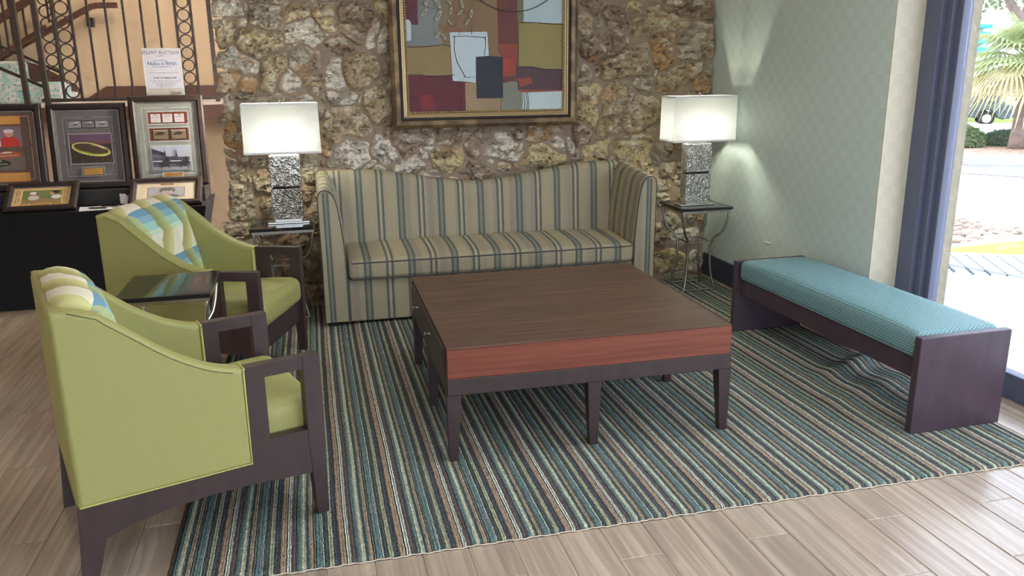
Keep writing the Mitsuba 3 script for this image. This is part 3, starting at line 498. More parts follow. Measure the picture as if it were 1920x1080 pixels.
# ------------------------------------------------------------------ table lamps
def lamp(cx, cy, z, sw, sd, label, dz=0):
    k = thing('table_lamp', label, 'lamp', 'table lamps beside the sofa'); M = place(cx, cy, z, 0)
    add(k+'__foot', cat_([cb(-.13, .13, -.055, .055, 0, .012, .003), cb(-.085, .085, -.04, .04, .012, .03, .002)]), 'mat_chrome', M=M); labels[k+'__foot'] = {'label': 'chrome foot plate'}
    for z0, z1 in ((.03, .222), (.236, .428)):
        m = cushion((-.093, -.045, z0), (.093, .045, z1), .004, (46, 22, 48)); v = m.vertices; q = v*np.array([1, 1, 1])+cx
        d = (meshkit.noise(q*np.array([210, 210, 95])+np.stack([2*meshkit.noise(q*40, 3), 0*v[:, 0], 0*v[:, 0]], -1)*1.5, 2)-.5)*.0048+(meshkit.noise(q*260, 5)-.5)*.0022
        v[:, 1] += np.where(np.abs(v[:, 1]) > .043, np.sign(v[:, 1])*d, 0); v[:, 0] += np.where(np.abs(v[:, 0]) > .091, np.sign(v[:, 0])*d, 0); m.vertices = v
        add(k+'__hammered_block', m, 'mat_hammered', True, M=M)
    add(k+'__spacer', bx(-.08, .08, -.036, .036, .222, .236), 'mat_black_gloss', M=M)
    add(k+'__cap', cat_([bx(-.08, .08, -.036, .036, .428, .434), bx(-.065, .065, -.03, .03, .434, .444)]), 'mat_chrome', M=M)
    add(k+'__stem', tube([(0, 0, .44), (0, 0, .755)], .006, 8), 'mat_chrome', True, M=M)
    zb, zt, t = .452, .745, .0015; a, b = sw/2, sd/2
    sh = cat_([grid_mesh(np.array([[(p[0], p[1], zb), (p[0]*.985, p[1]*.985, zt)] for p in ((-a, -b), (a, -b), (a, b), (-a, b), (-a, -b))], float))])
    add(k+'__shade', sh, 'mat_shade', M=M); labels[k+'__shade'] = {'label': 'white rectangular fabric shade'}
    for zz, q in ((zb, 1), (zt, .985)):
        add(k+'__shade_trim', tube([(a*q, b*q, zz), (-a*q, b*q, zz), (-a*q, -b*q, zz), (a*q, -b*q, zz)], .003, 6, closed=True, square=(.0016, .006)), 'mat_shade_trim', M=M)
    add(k+'__harp', cat_([tube([(-a, 0, zt-.012), (a, 0, zt-.012)], .002, 6), tube([(0, -b, zt-.012), (0, b, zt-.012)], .002, 6)]), 'mat_chrome', M=M)
    add(k+'__finial', trimesh.creation.revolve(np.array([(.0001, .735), (.007, .738), (.004, .75), (.008, .76), (.006, .772), (.0001, .778)]), sections=12), 'mat_pewter', True, M=M)
    for x in (-.10, .10):
        bulb = trimesh.creation.icosphere(2, .022); bulb.apply_translation((x, 0, .53))
        add(k+'__bulb', bulb, 'mat_bulb', M=M, emitter={'type': 'area', 'radiance': rgb(LAMP_RGB), 'sampling_weight': 1.0})
lamp(-.163, 5.34, .62, .462, .23, 'lit table lamp of two hammered metal blocks left of the sofa')
lamp(2.61, 5.205, .62, .462, .225, 'lit table lamp of two hammered metal blocks right of the sofa in the corner')

# ------------------------------------------------------------------ armchairs
CW, CT = .64, .072
def armchair(M, label):
    k = thing('armchair', label, 'armchair', 'green armchairs')
    sideprof = [(-.748, .272), (-.748, .892), (-.70, .889), (-.626, .866)]+[tuple(p) for p in smooth_curve([(-.626, .866), (-.534, .79), (-.46, .727), (-.393, .68), (-.31, .637), (-.222, .612)], 16)[1:]]+[(-.222, .27)]
    rail = unary_union([sbox(-.222, .568, -.02, .613), sbox(-.222, .30, -.158, .613), Polygon([(-.222, .345), (-.02, .345), (-.02, .18), (-.12, .188), (-.24, .198), (-.36, .200), (-.48, .194), (-.60, .178), (-.686, .152), (-.745, .16), (-.745, .272), (-.222, .272)])])
    for side in (0, 1):
        off = 0 if side == 0 else CW-.045
        fr = tf(ext(rail, .040), XZ); fr.apply_translation((0, off+.0425, 0)); add(k+'__side_frame', fr, 'mat_dark_wood', M=M)
        P = [(-.026, off, .613), (.033, off, .613), (.033, off+.045, .613), (-.026, off+.045, .613), (-.026, off, .30), (.033, off, .30), (-.026, off+.045, .3), (.033, off+.045, .3)]
        fl = cat_([hull(P), hull([(-.026, off, .302), (.033, off, .302), (.033, off+.045, .302), (-.026, off+.045, .302), (-.02, off, .19), (.03, off, .19), (-.02, off+.045, .19), (.03, off+.045, .19)]),
                   hull([(-.021, off, .19), (.030, off, .19), (.030, off+.045, .19), (-.021, off+.045, .19), (-.012, off+.004, .012), (.028, off+.004, .012), (-.012, off+.038, .012), (.028, off+.038, .012)])])
        add(k+'__front_leg', fl, 'mat_dark_wood', M=M)
        bl = hull([(-.748, off, .275), (-.675, off, .275), (-.748, off+.045, .275), (-.675, off+.045, .275), (-.748, off, .15), (-.685, off, .15), (-.748, off+.045, .15), (-.685, off+.045, .15), (-.768, off+.004, .001), (-.728, off+.004, .001), (-.768, off+.04, .001), (-.728, off+.04, .001)])
        add(k+'__back_leg', bl, 'mat_dark_wood', M=M)
        sp = rounded_slab(sideprof, CT, .016); sp = tf(sp, XZ); sp.apply_translation((0, (CT-.006) if side == 0 else CW+.006, 0))
        pk = add(k+'__side_panel', sp, 'mat_green', 50, M=M)
        yo = -.007 if side == 0 else CW+.007
        cur = [(-.70, .884), (-.626, .853)]+[(a-.004, b-.013) for a, b in sideprof[4:-2]]
        add(pk+'__seam', tube([(a, yo+(.0012 if side == 0 else -.0012), b) for a, b in cur], .0016, 5), 'mat_seam', M=M)
        for o_ in (0, .009):
            add(pk+'__piping', tube([(-.745, yo+.008*(1 if side == 0 else -1), .276+o_), (-.226-o_, yo+.006*(1 if side == 0 else -1), .276+o_), (-.226-o_, yo+.006*(1 if side == 0 else -1), .605)], .004, 6), 'mat_green_piping', M=M)
        yi = CT-.004 if side == 0 else CW-CT+.004
        add(pk+'__piping', tube([(-.225, yi, .44), (-.225, yi, .606)], .004, 6), 'mat_green_piping', M=M)
        add(pk+'__seam', tube([(-.745, yo+.006*(1 if side == 0 else -1), .2805), (-.2305, yo+.004*(1 if side == 0 else -1), .2805), (-.2305, yo+.004*(1 if side == 0 else -1), .605)], .0028, 5), 'mat_seam', M=M)
        add(pk+'__piping', tube([(-.224, yo, .612), (-.224, yi, .612)], .004, 6), 'mat_green_piping', M=M)
    add(k+'__front_rail', cb(-.018, .012, .045, CW-.045, .19, .305, .003), 'mat_dark_wood', M=M)
    add(k+'__back_rail', cb(-.74, -.71, .045, CW-.045, .17, .275, .003), 'mat_dark_wood', M=M)
    m = cushion((-.62, .05, .285), (.040, CW-.05, .428), .045, (16, 14, 4), .025); m.vertices[:, 2] += .02*np.clip((m.vertices[:, 0]+.3)/.3, -1, 1)
    add(k+'__seat_cushion', m, 'mat_green', True, M=M); labels[k+'__seat_cushion'] = {'label': 'plain green seat cushion'}
    ob = rounded_slab([(-.752, .27), (-.752, .878), (-.744, .892), (-.70, .89), (-.66, .80), (-.60, .40), (-.60, .27)], CW-2*.03, .01); ob = tf(ob, XZ); ob.apply_translation((0, CW-.03, 0))
    add(k+'__back', ob, 'mat_green', 40, M=M)
    # channelled back cushion: three soft rolls across the width
    ny, npf = 61, 26
    pr0 = smooth_curve([(-.735, .872), (-.72, .898), (-.68, .906), (-.63, .890), (-.595, .855), (-.575, .78), (-.545, .65), (-.515, .50), (-.505, .40)], npf)
    rows = []
    for t in np.linspace(0, 1, ny):
        y = CT-.012+t*(CW-2*CT+.024); puff = .015*abs(math.sin(math.pi*(t*3)))**.6+.012*math.sin(math.pi*t); endr = .02*max(0, abs(2*t-1)-.9)/.1
        tg = np.gradient(pr0, axis=0); tg /= np.linalg.norm(tg, axis=1, keepdims=True); nr = np.stack([-tg[:, 1]*-1*-1, tg[:, 0]], 1)
        w = np.sin(np.pi*np.clip(np.linspace(.02, .9, npf), 0, 1))**.5
        q = pr0+nr*((puff-endr)*w)[:, None]; rows.append([(a, y, b) for a, b in q])
    c0 = np.array([-.66, .70]); e0 = [((a-c0[0])*.80+c0[0], rows[0][0][1]+.002, (b-c0[1])*.80+c0[1]) for a, _, b in rows[0]]; e1 = [(a, rows[-1][0][1]-.002, b) for a, _, b in e0]
    rows = [e0]+rows+[e1]; ny += 2
    P = np.array(rows); m = grid_mesh(P); m.invert()
    L = np.concatenate([[0], np.cumsum(np.linalg.norm(np.diff(pr0, axis=0), axis=1))])
    UV = np.stack(np.meshgrid(np.linspace(0, CW-2*CT, ny), .62-L, indexing='ij'), -1).reshape(-1, 2)
    add(k+'__back_cushion', m, 'mat_chevron', True, uv=UV, M=M); labels[k+'__back_cushion'] = {'label': 'blue, cream and olive zigzag back cushion'}
    return k
armchair(place(-.051, 2.690, 0, 19.5), 'nearest lime green armchair with dark wood open arms, at the rug edge')
armchair(place(-.325, 3.995, 0, -19), 'farther lime green armchair with dark wood open arms, by the black table')
# ------------------------------------------------------------------ flat prints: thin painted layers, lying on one another
def one(key, mesh, b): scene[key] = mikit.ply(mesh, b)
class Print:
    def __init__(s, dz=.00025): s.v, s.f, s.c, s.n, s.dz, s.k = [], [], [], 0, dz, 0
    def poly(s, g, c, var=0.0, grid=None):
        s.k += 1
        for p in getattr(g, 'geoms', [g]):
            if p.is_empty or p.area < 1e-9: continue
            if grid: m = trimesh.Trimesh(*[np.asarray(a) for a in _tri(p)], process=False).subdivide_to_size(grid)
            else: m = trimesh.Trimesh(*[np.asarray(a) for a in _tri(p)], process=False)
            V = np.asarray(m.vertices)[:, :2]; V = np.column_stack([V, np.full(len(V), s.k*s.dz)])
            col = np.tile(np.array(lin(*c))[None], (len(V), 1))
            if var: col = col*(1+var*2*(meshkit.fbm(V*np.array([9, 9, 1])+s.k*3.3, 4, s.k)-.5))[:, None]
            s.v.append(V); s.f.append(np.asarray(m.faces)+s.n); s.c.append(col); s.n += len(V)
    def rect(s, x0, y0, x1, y1, c, var=0.0, grid=None): s.poly(sbox(min(x0, x1), min(y0, y1), max(x0, x1), max(y0, y1)), c, var, grid)
    def line(s, pts, w, c): s.poly(LineString(pts).buffer(w/2, cap_style=2), c)
    def text(s, t, h, x, y, c, bold=False, center=True):
        m = meshkit.text_mesh(t, h, .00005, bold); m.apply_translation((x-(m.bounds[1][0]+m.bounds[0][0])/2 if center else x, y, (s.k+1)*s.dz)); s.k += 1
        s.v.append(np.asarray(m.vertices)); s.f.append(np.asarray(m.faces)+s.n); s.c.append(np.tile(np.array(lin(*c))[None], (len(m.vertices), 1))); s.n += len(m.vertices)
    def mesh(s): return trimesh.Trimesh(np.vstack(s.v), np.vstack(s.f), process=False), np.vstack(s.c)
def _tri(p):
    v, f = trimesh.creation.triangulate_polygon(p, engine='earcut'); v = np.asarray(v); f = np.asarray(f)
    a, b, c = v[f[:, 0]], v[f[:, 1]], v[f[:, 2]]; ar = (b[:, 0]-a[:, 0])*(c[:, 1]-a[:, 1])-(b[:, 1]-a[:, 1])*(c[:, 0]-a[:, 0])
    f = np.where((ar < 0)[:, None], f[:, ::-1], f); return np.column_stack([v, np.zeros(len(v))]), f
UPR = np.array([[1, 0, 0, 0], [0, 0, -1, 0], [0, 1, 0, 0], [0, 0, 0, 1.0]])   # (x,y,z) print -> (x, -z, y): stands facing -y
def hang(x, y, z, lean=0.0, yaw=0.0):
    R = trimesh.transformations.rotation_matrix(-lean, (1, 0, 0)); A = trimesh.transformations.rotation_matrix(yaw, (0, 0, 1))
    return trimesh.transformations.translation_matrix((x, y, z)) @ A @ R @ UPR
def pr_add(name, p, M, b='mat_print'):
    m, c = p.mesh(); return add(name, m, b, False, color=c, M=M)
def frame_part(name, w, h, prof, bs, M, smooth=30):
    """mitred frame around a w x h opening at (0,0)-(w,h); prof: (outward distance, height)"""
    P = np.array([[(-o, -o, d), (w+o, -o, d), (w+o, h+o, d), (-o, h+o, d), (-o, -o, d)] for o, d in prof], float)
    ms = []
    for k in range(4):
        m = grid_mesh(P[:, k:k+2]); m.invert(); ms.append(m)
    return add(name, cat_(ms), bs, False, M=M)

# ------------------------------------------------------------------ the big abstract painting
pa = thing('framed_painting', 'large abstract painting in a beaded gold frame on the stone wall', 'painting')
PX, PZ, PY = .652, 1.278, 5.535; AW, AH = 1.088, 1.20
M = hang(PX, PY, PZ, .0)
p = Print(.0003); s = AW/1303.0
def pt(x, y): return ((x-200)*s, (912-y)*s)
def R(x0, y0, x1, y1, c, var=.12, g=.02): a, b = pt(x0, y0), pt(x1, y1); p.rect(a[0], a[1], b[0], b[1], c, var, g)
def Pg(pts, c, var=.12, g=.02): p.poly(Polygon([pt(*q) for q in pts]).buffer(0), c, var, g)
p.rect(0, 0, AW, AH, (128, 108, 80), .2, .03)
R(190, -530, 500, 390, (122, 128, 128), .14); Pg([(470, -530), (560, -530), (560, 280), (460, 285), (500, 120)], (124, 112, 92), .2)
R(190, -160, 312, 232, (92, 46, 56), .15); Pg([(190, 190), (240, 195), (256, 215), (252, 345), (240, 352), (190, 352)], (190, 200, 204), .04)
Pg([(560, -200), (940, -200), (950, 470), (860, 470), (860, 290), (560, 290)], (128, 104, 76), .16); Pg([(470, 225), (640, 240), (700, 290), (560, 300), (480, 260)], (134, 98, 74), .15)
Pg([(942, -530), (1120, -530), (1112, 300), (1112, 560), (1090, 680), (985, 690), (985, 470), (955, 440), (948, 60)], (104, 60, 58), .16); Pg([(960, 380), (1110, 380), (1105, 620), (990, 640)], (138, 66, 56), .16); R(992, 490, 1090, 600, (150, 66, 52), .2)
R(1120, -530, 1172, 230, (112, 112, 88), .15); Pg([(1160, -530), (1506, -530), (1506, 222), (1165, 208)], (176, 196, 202), .05)
Pg([(1118, 215), (1250, 211), (1400, 226), (1506, 226), (1506, 580), (1340, 575), (1230, 556), (1118, 558)], (142, 130, 82), .1)
Pg([(1098, 560), (1230, 560), (1340, 578), (1506, 582), (1506, 750), (1150, 762), (1105, 740)], (82, 60, 66), .18); Pg([(1110, 650), (1220, 640), (1240, 690), (1130, 715)], (138, 70, 60), .2); Pg([(1105, 738), (1500, 745), (1500, 760), (1150, 768)], (138, 72, 62), .2)
Pg([(1140, 762), (1506, 755), (1506, 912), (1145, 912), (1152, 820)], (188, 204, 206), .05)
Pg([(190, 402), (380, 396), (500, 382), (562, 395), (575, 500), (566, 620), (430, 628), (330, 612), (190, 616)], (140, 120, 84), .12)
R(190, 618, 672, 912, (96, 42, 52), .12); Pg([(290, 780), (400, 760), (430, 860), (330, 890)], (124, 46, 52), .15); Pg([(450, 620), (600, 640), (560, 700), (420, 690)], (90, 44, 52), .1)
R(672, 678, 968, 912, (150, 128, 100), .3); Pg([(966, 690), (1060, 668), (1108, 680), (1110, 740), (1148, 765), (1150, 860), (1140, 912), (966, 912)], (124, 126, 112), .1)
Pg([(556, 290), (862, 284), (872, 470), (765, 480), (760, 680), (700, 670), (572, 662), (566, 480)], (190, 204, 212), .06)
Pg([(764, 478), (860, 470), (988, 480), (984, 640), (986, 804), (764, 802)], (46, 48, 58), .1)
for ln, w in (([(580, 320), (700, 318), (838, 330)], 5), ([(596, 322), (590, 420), (612, 520), (676, 632)], 6), ([(848, 318), (846, 400), (834, 466)], 5), ([(836, 322), (842, 345)], 4), ([(656, 632), (752, 637)], 4), ([(206, 403), (370, 398), (500, 383), (566, 398)], 4), ([(206, 612), (300, 610), (400, 628), (590, 614)], 4),
              ([(1118, 216), (1250, 213), (1400, 226), (1506, 226)], 4), ([(1120, 216), (1116, 560)], 3), ([(1118, 556), (1230, 558), (1340, 580), (1506, 582)], 4), ([(735, 270), (735, 310)], 3), ([(636, 280), (636, 306)], 3), ([(606, 665), (608, 900)], 2), ([(625, 655), (632, 910)], 2), ([(645, 650), (640, 905)], 2),
              ([(1155, 765), (1170, 850), (1160, 905)], 4), ([(1176, 762), (1192, 850), (1180, 905)], 4), ([(1190, 762), (1204, 850), (1196, 905)], 4), ([(966, 810), (966, 910)], 3)):
    p.line([pt(*q) for q in ln], w*s, (40, 38, 38))
arc = [(1080+470*math.cos(t), -330+462*math.sin(t)) for t in np.linspace(math.radians(20), math.radians(160), 40)]
p.line([pt(*q) for q in arc], 6*s, (46, 42, 38))
for (x, y, l, a) in ((372, 50, 48, 80), (468, 75, 46, 60), (558, 55, 34, 60), (362, 140, 40, -50), (472, 165, 48, -60), (570, 130, 32, -75), (660, 80, 34, 75), (645, 140, 28, -45), (732, 152, 38, -80), (700, 212, 30, -50), (462, 308, 34, -50), (508, 322, 32, 60), (560, 216, 22, 50)):
    t = np.linspace(0, np.pi, 12); A = np.column_stack([np.concatenate([np.cos(t), np.cos(t[::-1])]), np.concatenate([np.sin(t)*.34, -np.sin(t[::-1])*.34])])*l*.95
    ca, sa = math.cos(math.radians(a)), math.sin(math.radians(a)); A = [pt(x+u*ca-v*sa, y+u*sa+v*ca) for u, v in A]
    P0 = Polygon(A).buffer(0); p.poly(P0, (168, 164, 140)); p.poly(affinity.scale(P0, .55, .55), (120, 114, 96))
for ln in ([(385, 100), (300, 60)], [(490, 120), (385, 105)], [(735, 270), (730, 190), (665, 110)], [(636, 280), (600, 240), (540, 250), (490, 310)]): p.line([pt(*q) for q in ln], 3*s, (90, 84, 72))
pr_add(pa+'__canvas', p, M, 'mat_canvas')
M0 = hang(PX, PY, PZ)
frame_part(pa+'__bead_lip', AW, AH, [(-.002, -.004), (-.002, .012), (.004, .016), (.020, .013), (.022, -.004)], 'mat_gold', M0)
frame_part(pa+'__dark_groove', AW, AH, [(.022, .006), (.024, .012), (.040, .016), (.046, .022)], 'mat_frame_black', M0)
frame_part(pa+'__frame', AW, AH, [(.044, -.02), (.044, .022), (.050, .028), (.075, .026), (.092, .018), (.098, .010), (.098, -.03)], 'mat_gold_frame', M0)
frame_part(pa+'__inner_gilding', AW, AH, [(.016, .014), (.020, .022), (.027, .021), (.029, .010)], 'mat_gold', M0)
bead = trimesh.creation.icosphere(1, .0075); bs_ = []
for t in np.arange(0, AW, .0165): bs_ += [mv(bead, t, .007, .016)]
for t in np.arange(0, AH, .0165): bs_ += [mv(bead, .007-.0, t, .016), mv(bead, AW-.007, t, .016)]
k = add(pa+'__bead', cat_(bs_), 'mat_gold', True, M=M0); stuff(k, 'row of small gold beads')

# ------------------------------------------------------------------ black draped table with the auction pieces
dt = thing('display_table', 'long display table under a tight black cloth, behind the far green armchair', 'table')
TX0, TX1, TY0, TY1, TT = -3.4, -.735, 5.97, 6.58, .66
N = 40; rows = []
for f in np.linspace(0, 1, 14):
    z = TT*(1-f)-.0; ins = .10*math.sin(min(f*1.0, 1)*math.pi*.5)*1.0; fr = .018*math.sin(math.pi*f)
    rows.append([(x, y, max(z, .002)) for x, y in ((TX0+ins, TY0+fr), *[(TX0+ins+(TX1-TX0-2*ins)*t, TY0+fr) for t in np.linspace(.05, .95, 12)], (TX1-ins*.9, TY0+fr), (TX1-ins, TY0+.24), (TX1-ins, TY1), (TX0+ins, TY1), (TX0+ins, TY0+fr))])
m = grid_mesh(np.array(rows)); add(dt+'__cloth', cat_([m]), 'mat_black_cloth', 40)
add(dt+'__cloth_top', cb(TX0, TX1, TY0, TY1, TT-.012, TT, .006), 'mat_black_cloth')
for x in (TX0+.15, TX1-.15):
    for y in (TY0+.08, TY1-.08): add(dt+'__leg', bx(x-.02, x+.02, y-.02, y+.02, 0.001, TT-.012), 'mat_iron')
ri = thing('display_riser', 'low black riser along the back of the draped table, under the standing frames', 'riser')
add(ri+'__board', cb(-2.9, -.76, 6.22, 6.56, TT, .765, .004), 'mat_black_plastic')

def picture_frame(label, x, y, z, w, h, lean, fw, bs, draw, yaw=0.0, beads=True, group=None, lip='mat_lip', dep=.022):
    k = thing('framed_memorabilia', label, 'framed picture', group)
    M = hang(x, y, z, lean, yaw); add(k+'__backing', bx(-.002, w+.002, -.002, h+.002, -.012, -.001), 'mat_black_plastic', M=M)
    q = Print(.00022); draw(q, w, h); pr_add(k+'__mat_and_photos', q, M)
    frame_part(k+'__frame', w, h, [(-.001, .001), (-.001, .006), (.006, .010), (fw*.35, dep), (fw*.8, dep*.9), (fw, dep*.4), (fw, -.014), (0, -.014)], bs, M)
    frame_part(k+'__inner_lip', w, h, [(-.004, .002), (-.004, .006), (0, .007), (.001, .004)], lip, M)
    if beads:
        b = bx(-.0022, .0022, -.0022, .0022, 0, .003); L = [mv(b, t, -.003, .006) for t in np.arange(0, w, .010)]+[mv(b, t, h+.003, .006) for t in np.arange(0, w, .010)]+[mv(b, -.003, t, .006) for t in np.arange(0, h, .010)]+[mv(b, w+.003, t, .006) for t in np.arange(0, h, .010)]
        kk = add(k+'__bead_row', cat_(L), 'mat_silver', M=M); stuff(kk, 'row of tiny silver beads')
    return k
def corners(q, w, h, m, l, c, t=.0022):
    a, b = w-m, h-m
    q.line([(m, h*.52), (m, b), (m+l, b)], t, c); q.line([(a-l, b), (a, b), (a, h*.56)], t, c); q.line([(m, h*.48), (m, m*.9), (m+l*.7, m*.9)], t, c); q.line([(a-l*.6, m), (a, m), (a, h*.5)], t, c)
def d_stadium(q, w, h):
    q.rect(0, 0, w, h, (88, 84, 86), .06, .05); corners(q, w, h, w*.11, w*.32, (170, 168, 172)); corners(q, w, h, w*.17, w*.08, (140, 138, 142))
    q.rect(w*.18, h*.745, w*.84, h*.875, (120, 118, 122)); q.rect(w*.19, h*.75, w*.83, h*.87, (40, 38, 40))
    for i, c in enumerate(((140, 136, 142), (106, 102, 110), (150, 148, 150))):
        x = w*(.20+.213*i); q.rect(x, h*.765, x+w*.195, h*.855, c, .25, .008); q.poly(Polygon([(x+.01, h*.79), (x+w*.12, h*.80), (x+w*.18, h*.83), (x+w*.10, h*.815)]), (62, 58, 62)); q.poly(Polygon([(x+w*.06, h*.835), (x+w*.16, h*.825), (x+w*.15, h*.845)]), (206, 204, 206))
    q.rect(w*.165, h*.245, w*.865, h*.685, (134, 132, 136)); q.rect(w*.185, h*.262, w*.845, h*.668, (46, 36, 30), .2, .02); q.rect(w*.185, h*.56, w*.845, h*.668, (84, 60, 84), .15, .02); q.rect(w*.185, h*.53, w*.845, h*.575, (92, 62, 62), .2, .02)
    E = affinity.rotate(affinity.scale(Point(w*.515, h*.455).buffer(1), w*.31, h*.088), -12); I = affinity.rotate(affinity.scale(Point(w*.515, h*.466).buffer(1), w*.272, h*.062), -12)
    q.poly(E, (206, 200, 140)); q.poly(affinity.translate(affinity.scale(E, .95, .86), 0, .0015), (140, 148, 40)); q.poly(I, (64, 50, 36)); q.poly(affinity.scale(Polygon([(w*.5, h*.52), (w*.66, h*.515), (w*.78, h*.46), (w*.72, h*.455), (w*.6, h*.5)]), 1, 1), (206, 172, 150))
    for i in range(14): a = RNG.uniform(.2, .82)*w; b = RNG.uniform(.27, .36)*h; q.rect(a, b, a+.006, b+.002, (150, 130, 90))
    q.rect(w*.335, h*.075, w*.70, h*.205, (168, 166, 170)); q.rect(w*.345, h*.083, w*.69, h*.197, (56, 52, 56)); q.rect(w*.36, h*.095, w*.675, h*.187, (168, 126, 60), .08, .02); [q.rect(w*.42, h*(.115+.02*i), w*.62, h*(.118+.02*i), (110, 80, 36)) for i in range(3)]
def d_derby(q, w, h):
    q.rect(0, 0, w, h, (142, 144, 136), .05, .05); corners(q, w, h, w*.085, w*.36, (186, 206, 202), .004); corners(q, w, h, w*.165, w*.1, (186, 206, 202), .003)
    for y0, y1 in ((.715, .895), (.49, .685), (.10, .445)): q.rect(w*.165, h*y0, w*.86, h*y1, (178, 190, 186))
    q.rect(w*.18, h*.73, w*.845, h*.88, (102, 50, 34), .12, .02); q.rect(w*.18, h*.505, w*.845, h*.67, (98, 46, 32), .12, .02)
    for i in range(3):
        x = w*(.225+.2*i); q.rect(x, h*.745, x+w*.165, h*.855, (214, 206, 204)); q.rect(x+.008, h*.815, x+w*.165-.008, h*.820, (110, 90, 90)); q.rect(x+.02, h*.838, x+w*.12, h*.846, (96, 96, 110)); q.rect(x+.012, h*.775, x+w*.13, h*.778, (150, 140, 140))
    for i in range(2):
        x = w*(.245+.305*i); q.rect(x-.006, h*.518, x+w*.25+.006, h*.652, (42, 30, 26)); q.rect(x, h*.525, x+w*.25, h*.645, (118, 108, 84), .3, .008); q.poly(Polygon([(x+.01, h*.575), (x+w*.06, h*.61), (x+w*.14, h*.625), (x+w*.2, h*.60), (x+w*.15, h*.575), (x+w*.1, h*.58)]), (50, 34, 28)); q.rect(x, h*.632, x+w*.25, h*.645, (170, 166, 158))
    q.rect(w*.195, h*.115, w*.83, h*.43, (172, 178, 196), .08, .02)
    q.poly(Polygon([(w*.195, h*.40), (w*.40, h*.345), (w*.40, h*.30), (w*.195, h*.335)]), (40, 40, 56)); q.poly(Polygon([(w*.195, h*.335), (w*.4, h*.30), (w*.83, h*.28), (w*.83, h*.115), (w*.195, h*.115)]), (96, 94, 108), .3, .012)
    for i in range(22): x = w*(.21+.028*i); q.rect(x, h*.19, x+.004, h*.285, (40, 38, 50))
    q.rect(w*.195, h*.225, w*.83, h*.24, (198, 200, 208)); q.rect(w*.195, h*.115, w*.83, h*.155, (150, 148, 156), .3, .01)
    for x in (.41, .60): q.poly(Polygon([(w*(x-.02), h*.29), (w*(x+.02), h*.29), (w*x, h*.40)]), (52, 54, 70))
    for x in (.44, .76): q.poly(Polygon([(w*(x-.12), h*.21), (w*(x-.03), h*.26), (w*(x+.0), h*.30), (w*(x+.03), h*.26), (w*(x+.06), h*.20), (w*(x+.02), h*.19), (w*(x+.03), h*.125), (w*(x-.0), h*.17), (w*(x-.08), h*.19), (w*(x-.10), h*.125)]).buffer(0), (38, 34, 40))
    q.rect(w*.335, h*.022, w*.70, h*.088, (186, 206, 206)); q.rect(w*.355, h*.03, w*.68, h*.08, (166, 122, 66), .08, .02)
def d_racing(q, w, h):
    q.rect(0, 0, w, h, (94, 76, 68), .06, .05); corners(q, w, h, w*.075, w*.2, (206, 150, 118), .003)
    for x0, x1, y0, y1 in ((.50, .80, .83, .94), (.12, .42, .83, .94), (.20, .86, .04, .16)): q.rect(w*x0-.004, h*y0-.004, w*x1+.004, h*y1+.004, (128, 72, 44)); q.rect(w*x0, h*y0, w*x1, h*y1, (188, 136, 72), .08, .02)
    q.rect(w*.12, h*.515, w*.80, h*.80, (128, 84, 76)); q.rect(w*.125, h*.52, w*.795, h*.795, (116, 96, 110), .2, .02)
    for x, c, c2 in ((.36, (206, 204, 214), (60, 40, 36)), (.62, (176, 52, 44), (196, 188, 186)), (.16, (190, 186, 196), (80, 60, 56))):
        q.poly(Polygon([(w*(x-.13), h*.52), (w*(x-.12), h*.62), (w*(x-.05), h*.66), (w*(x+.05), h*.66), (w*(x+.13), h*.62), (w*(x+.14), h*.52)]), c); q.poly(affinity.scale(Point(w*x, h*.70).buffer(1), w*.07, h*.048), (176, 130, 106)); q.poly(affinity.scale(Point(w*x, h*.735).buffer(1), w*.075, h*.026), c2)
    q.rect(w*.10, h*.20, w*.82, h*.49, (98, 90, 84), .15, .02); q.rect(w*.10, h*.40, w*.82, h*.49, (88, 74, 64), .15, .02)
    def car(x, y, c, c2):
        q.poly(Polygon([(w*(x-.24), h*(y-.03)), (w*(x-.22), h*(y+.02)), (w*(x-.08), h*(y+.03)), (w*(x+.02), h*(y+.065)), (w*(x+.16), h*(y+.055)), (w*(x+.25), h*(y+.02)), (w*(x+.24), h*(y-.02)), (w*x, h*(y-.045))]), c); q.poly(Polygon([(w*(x-.06), h*(y+.03)), (w*(x+.02), h*(y+.055)), (w*(x+.13), h*(y+.047)), (w*(x+.1), h*(y+.028))]), c2); q.line([(w*(x-.2), h*(y-.01)), (w*(x+.2), h*(y+.0))], .004, (190, 186, 180))
    car(.52, .40, (150, 74, 50), (196, 182, 176)); car(.36, .285, (46, 44, 40), (170, 168, 160))
def d_golf(q, w, h):
    q.rect(0, 0, w, h, (206, 176, 122), .05, .05)
    q.rect(w*.16, h*.16, w*.84, h*.86, (96, 104, 60), .3, .02); q.rect(w*.16, h*.16, w*.84, h*.4, (126, 108, 72), .2, .02)
    for x, y, r, c in ((.36, .45, .1, (190, 184, 176)), (.34, .62, .055, (170, 130, 100)), (.34, .70, .06, (214, 210, 204)), (.66, .5, .1, (84, 106, 70)), (.67, .66, .05, (178, 136, 104)), (.75, .48, .09, (196, 200, 196)), (.74, .74, .06, (36, 36, 34))): q.poly(affinity.scale(Point(w*x, h*y).buffer(1), w*r, h*r*1.3), c, .1, .02)
    for x0, x1, y in ((.14, .30, .07), (.33, .66, .07), (.69, .86, .07)): q.rect(w*x0, h*y, w*x1, h*(y+.07), (176, 122, 70))
    for x in (.06, .11, .89, .94): q.line([(w*x, h*.2), (w*x, h*.5)], .003, (110, 82, 44)); q.line([(w*x, h*.56), (w*x, h*.86)], .003, (110, 82, 44))
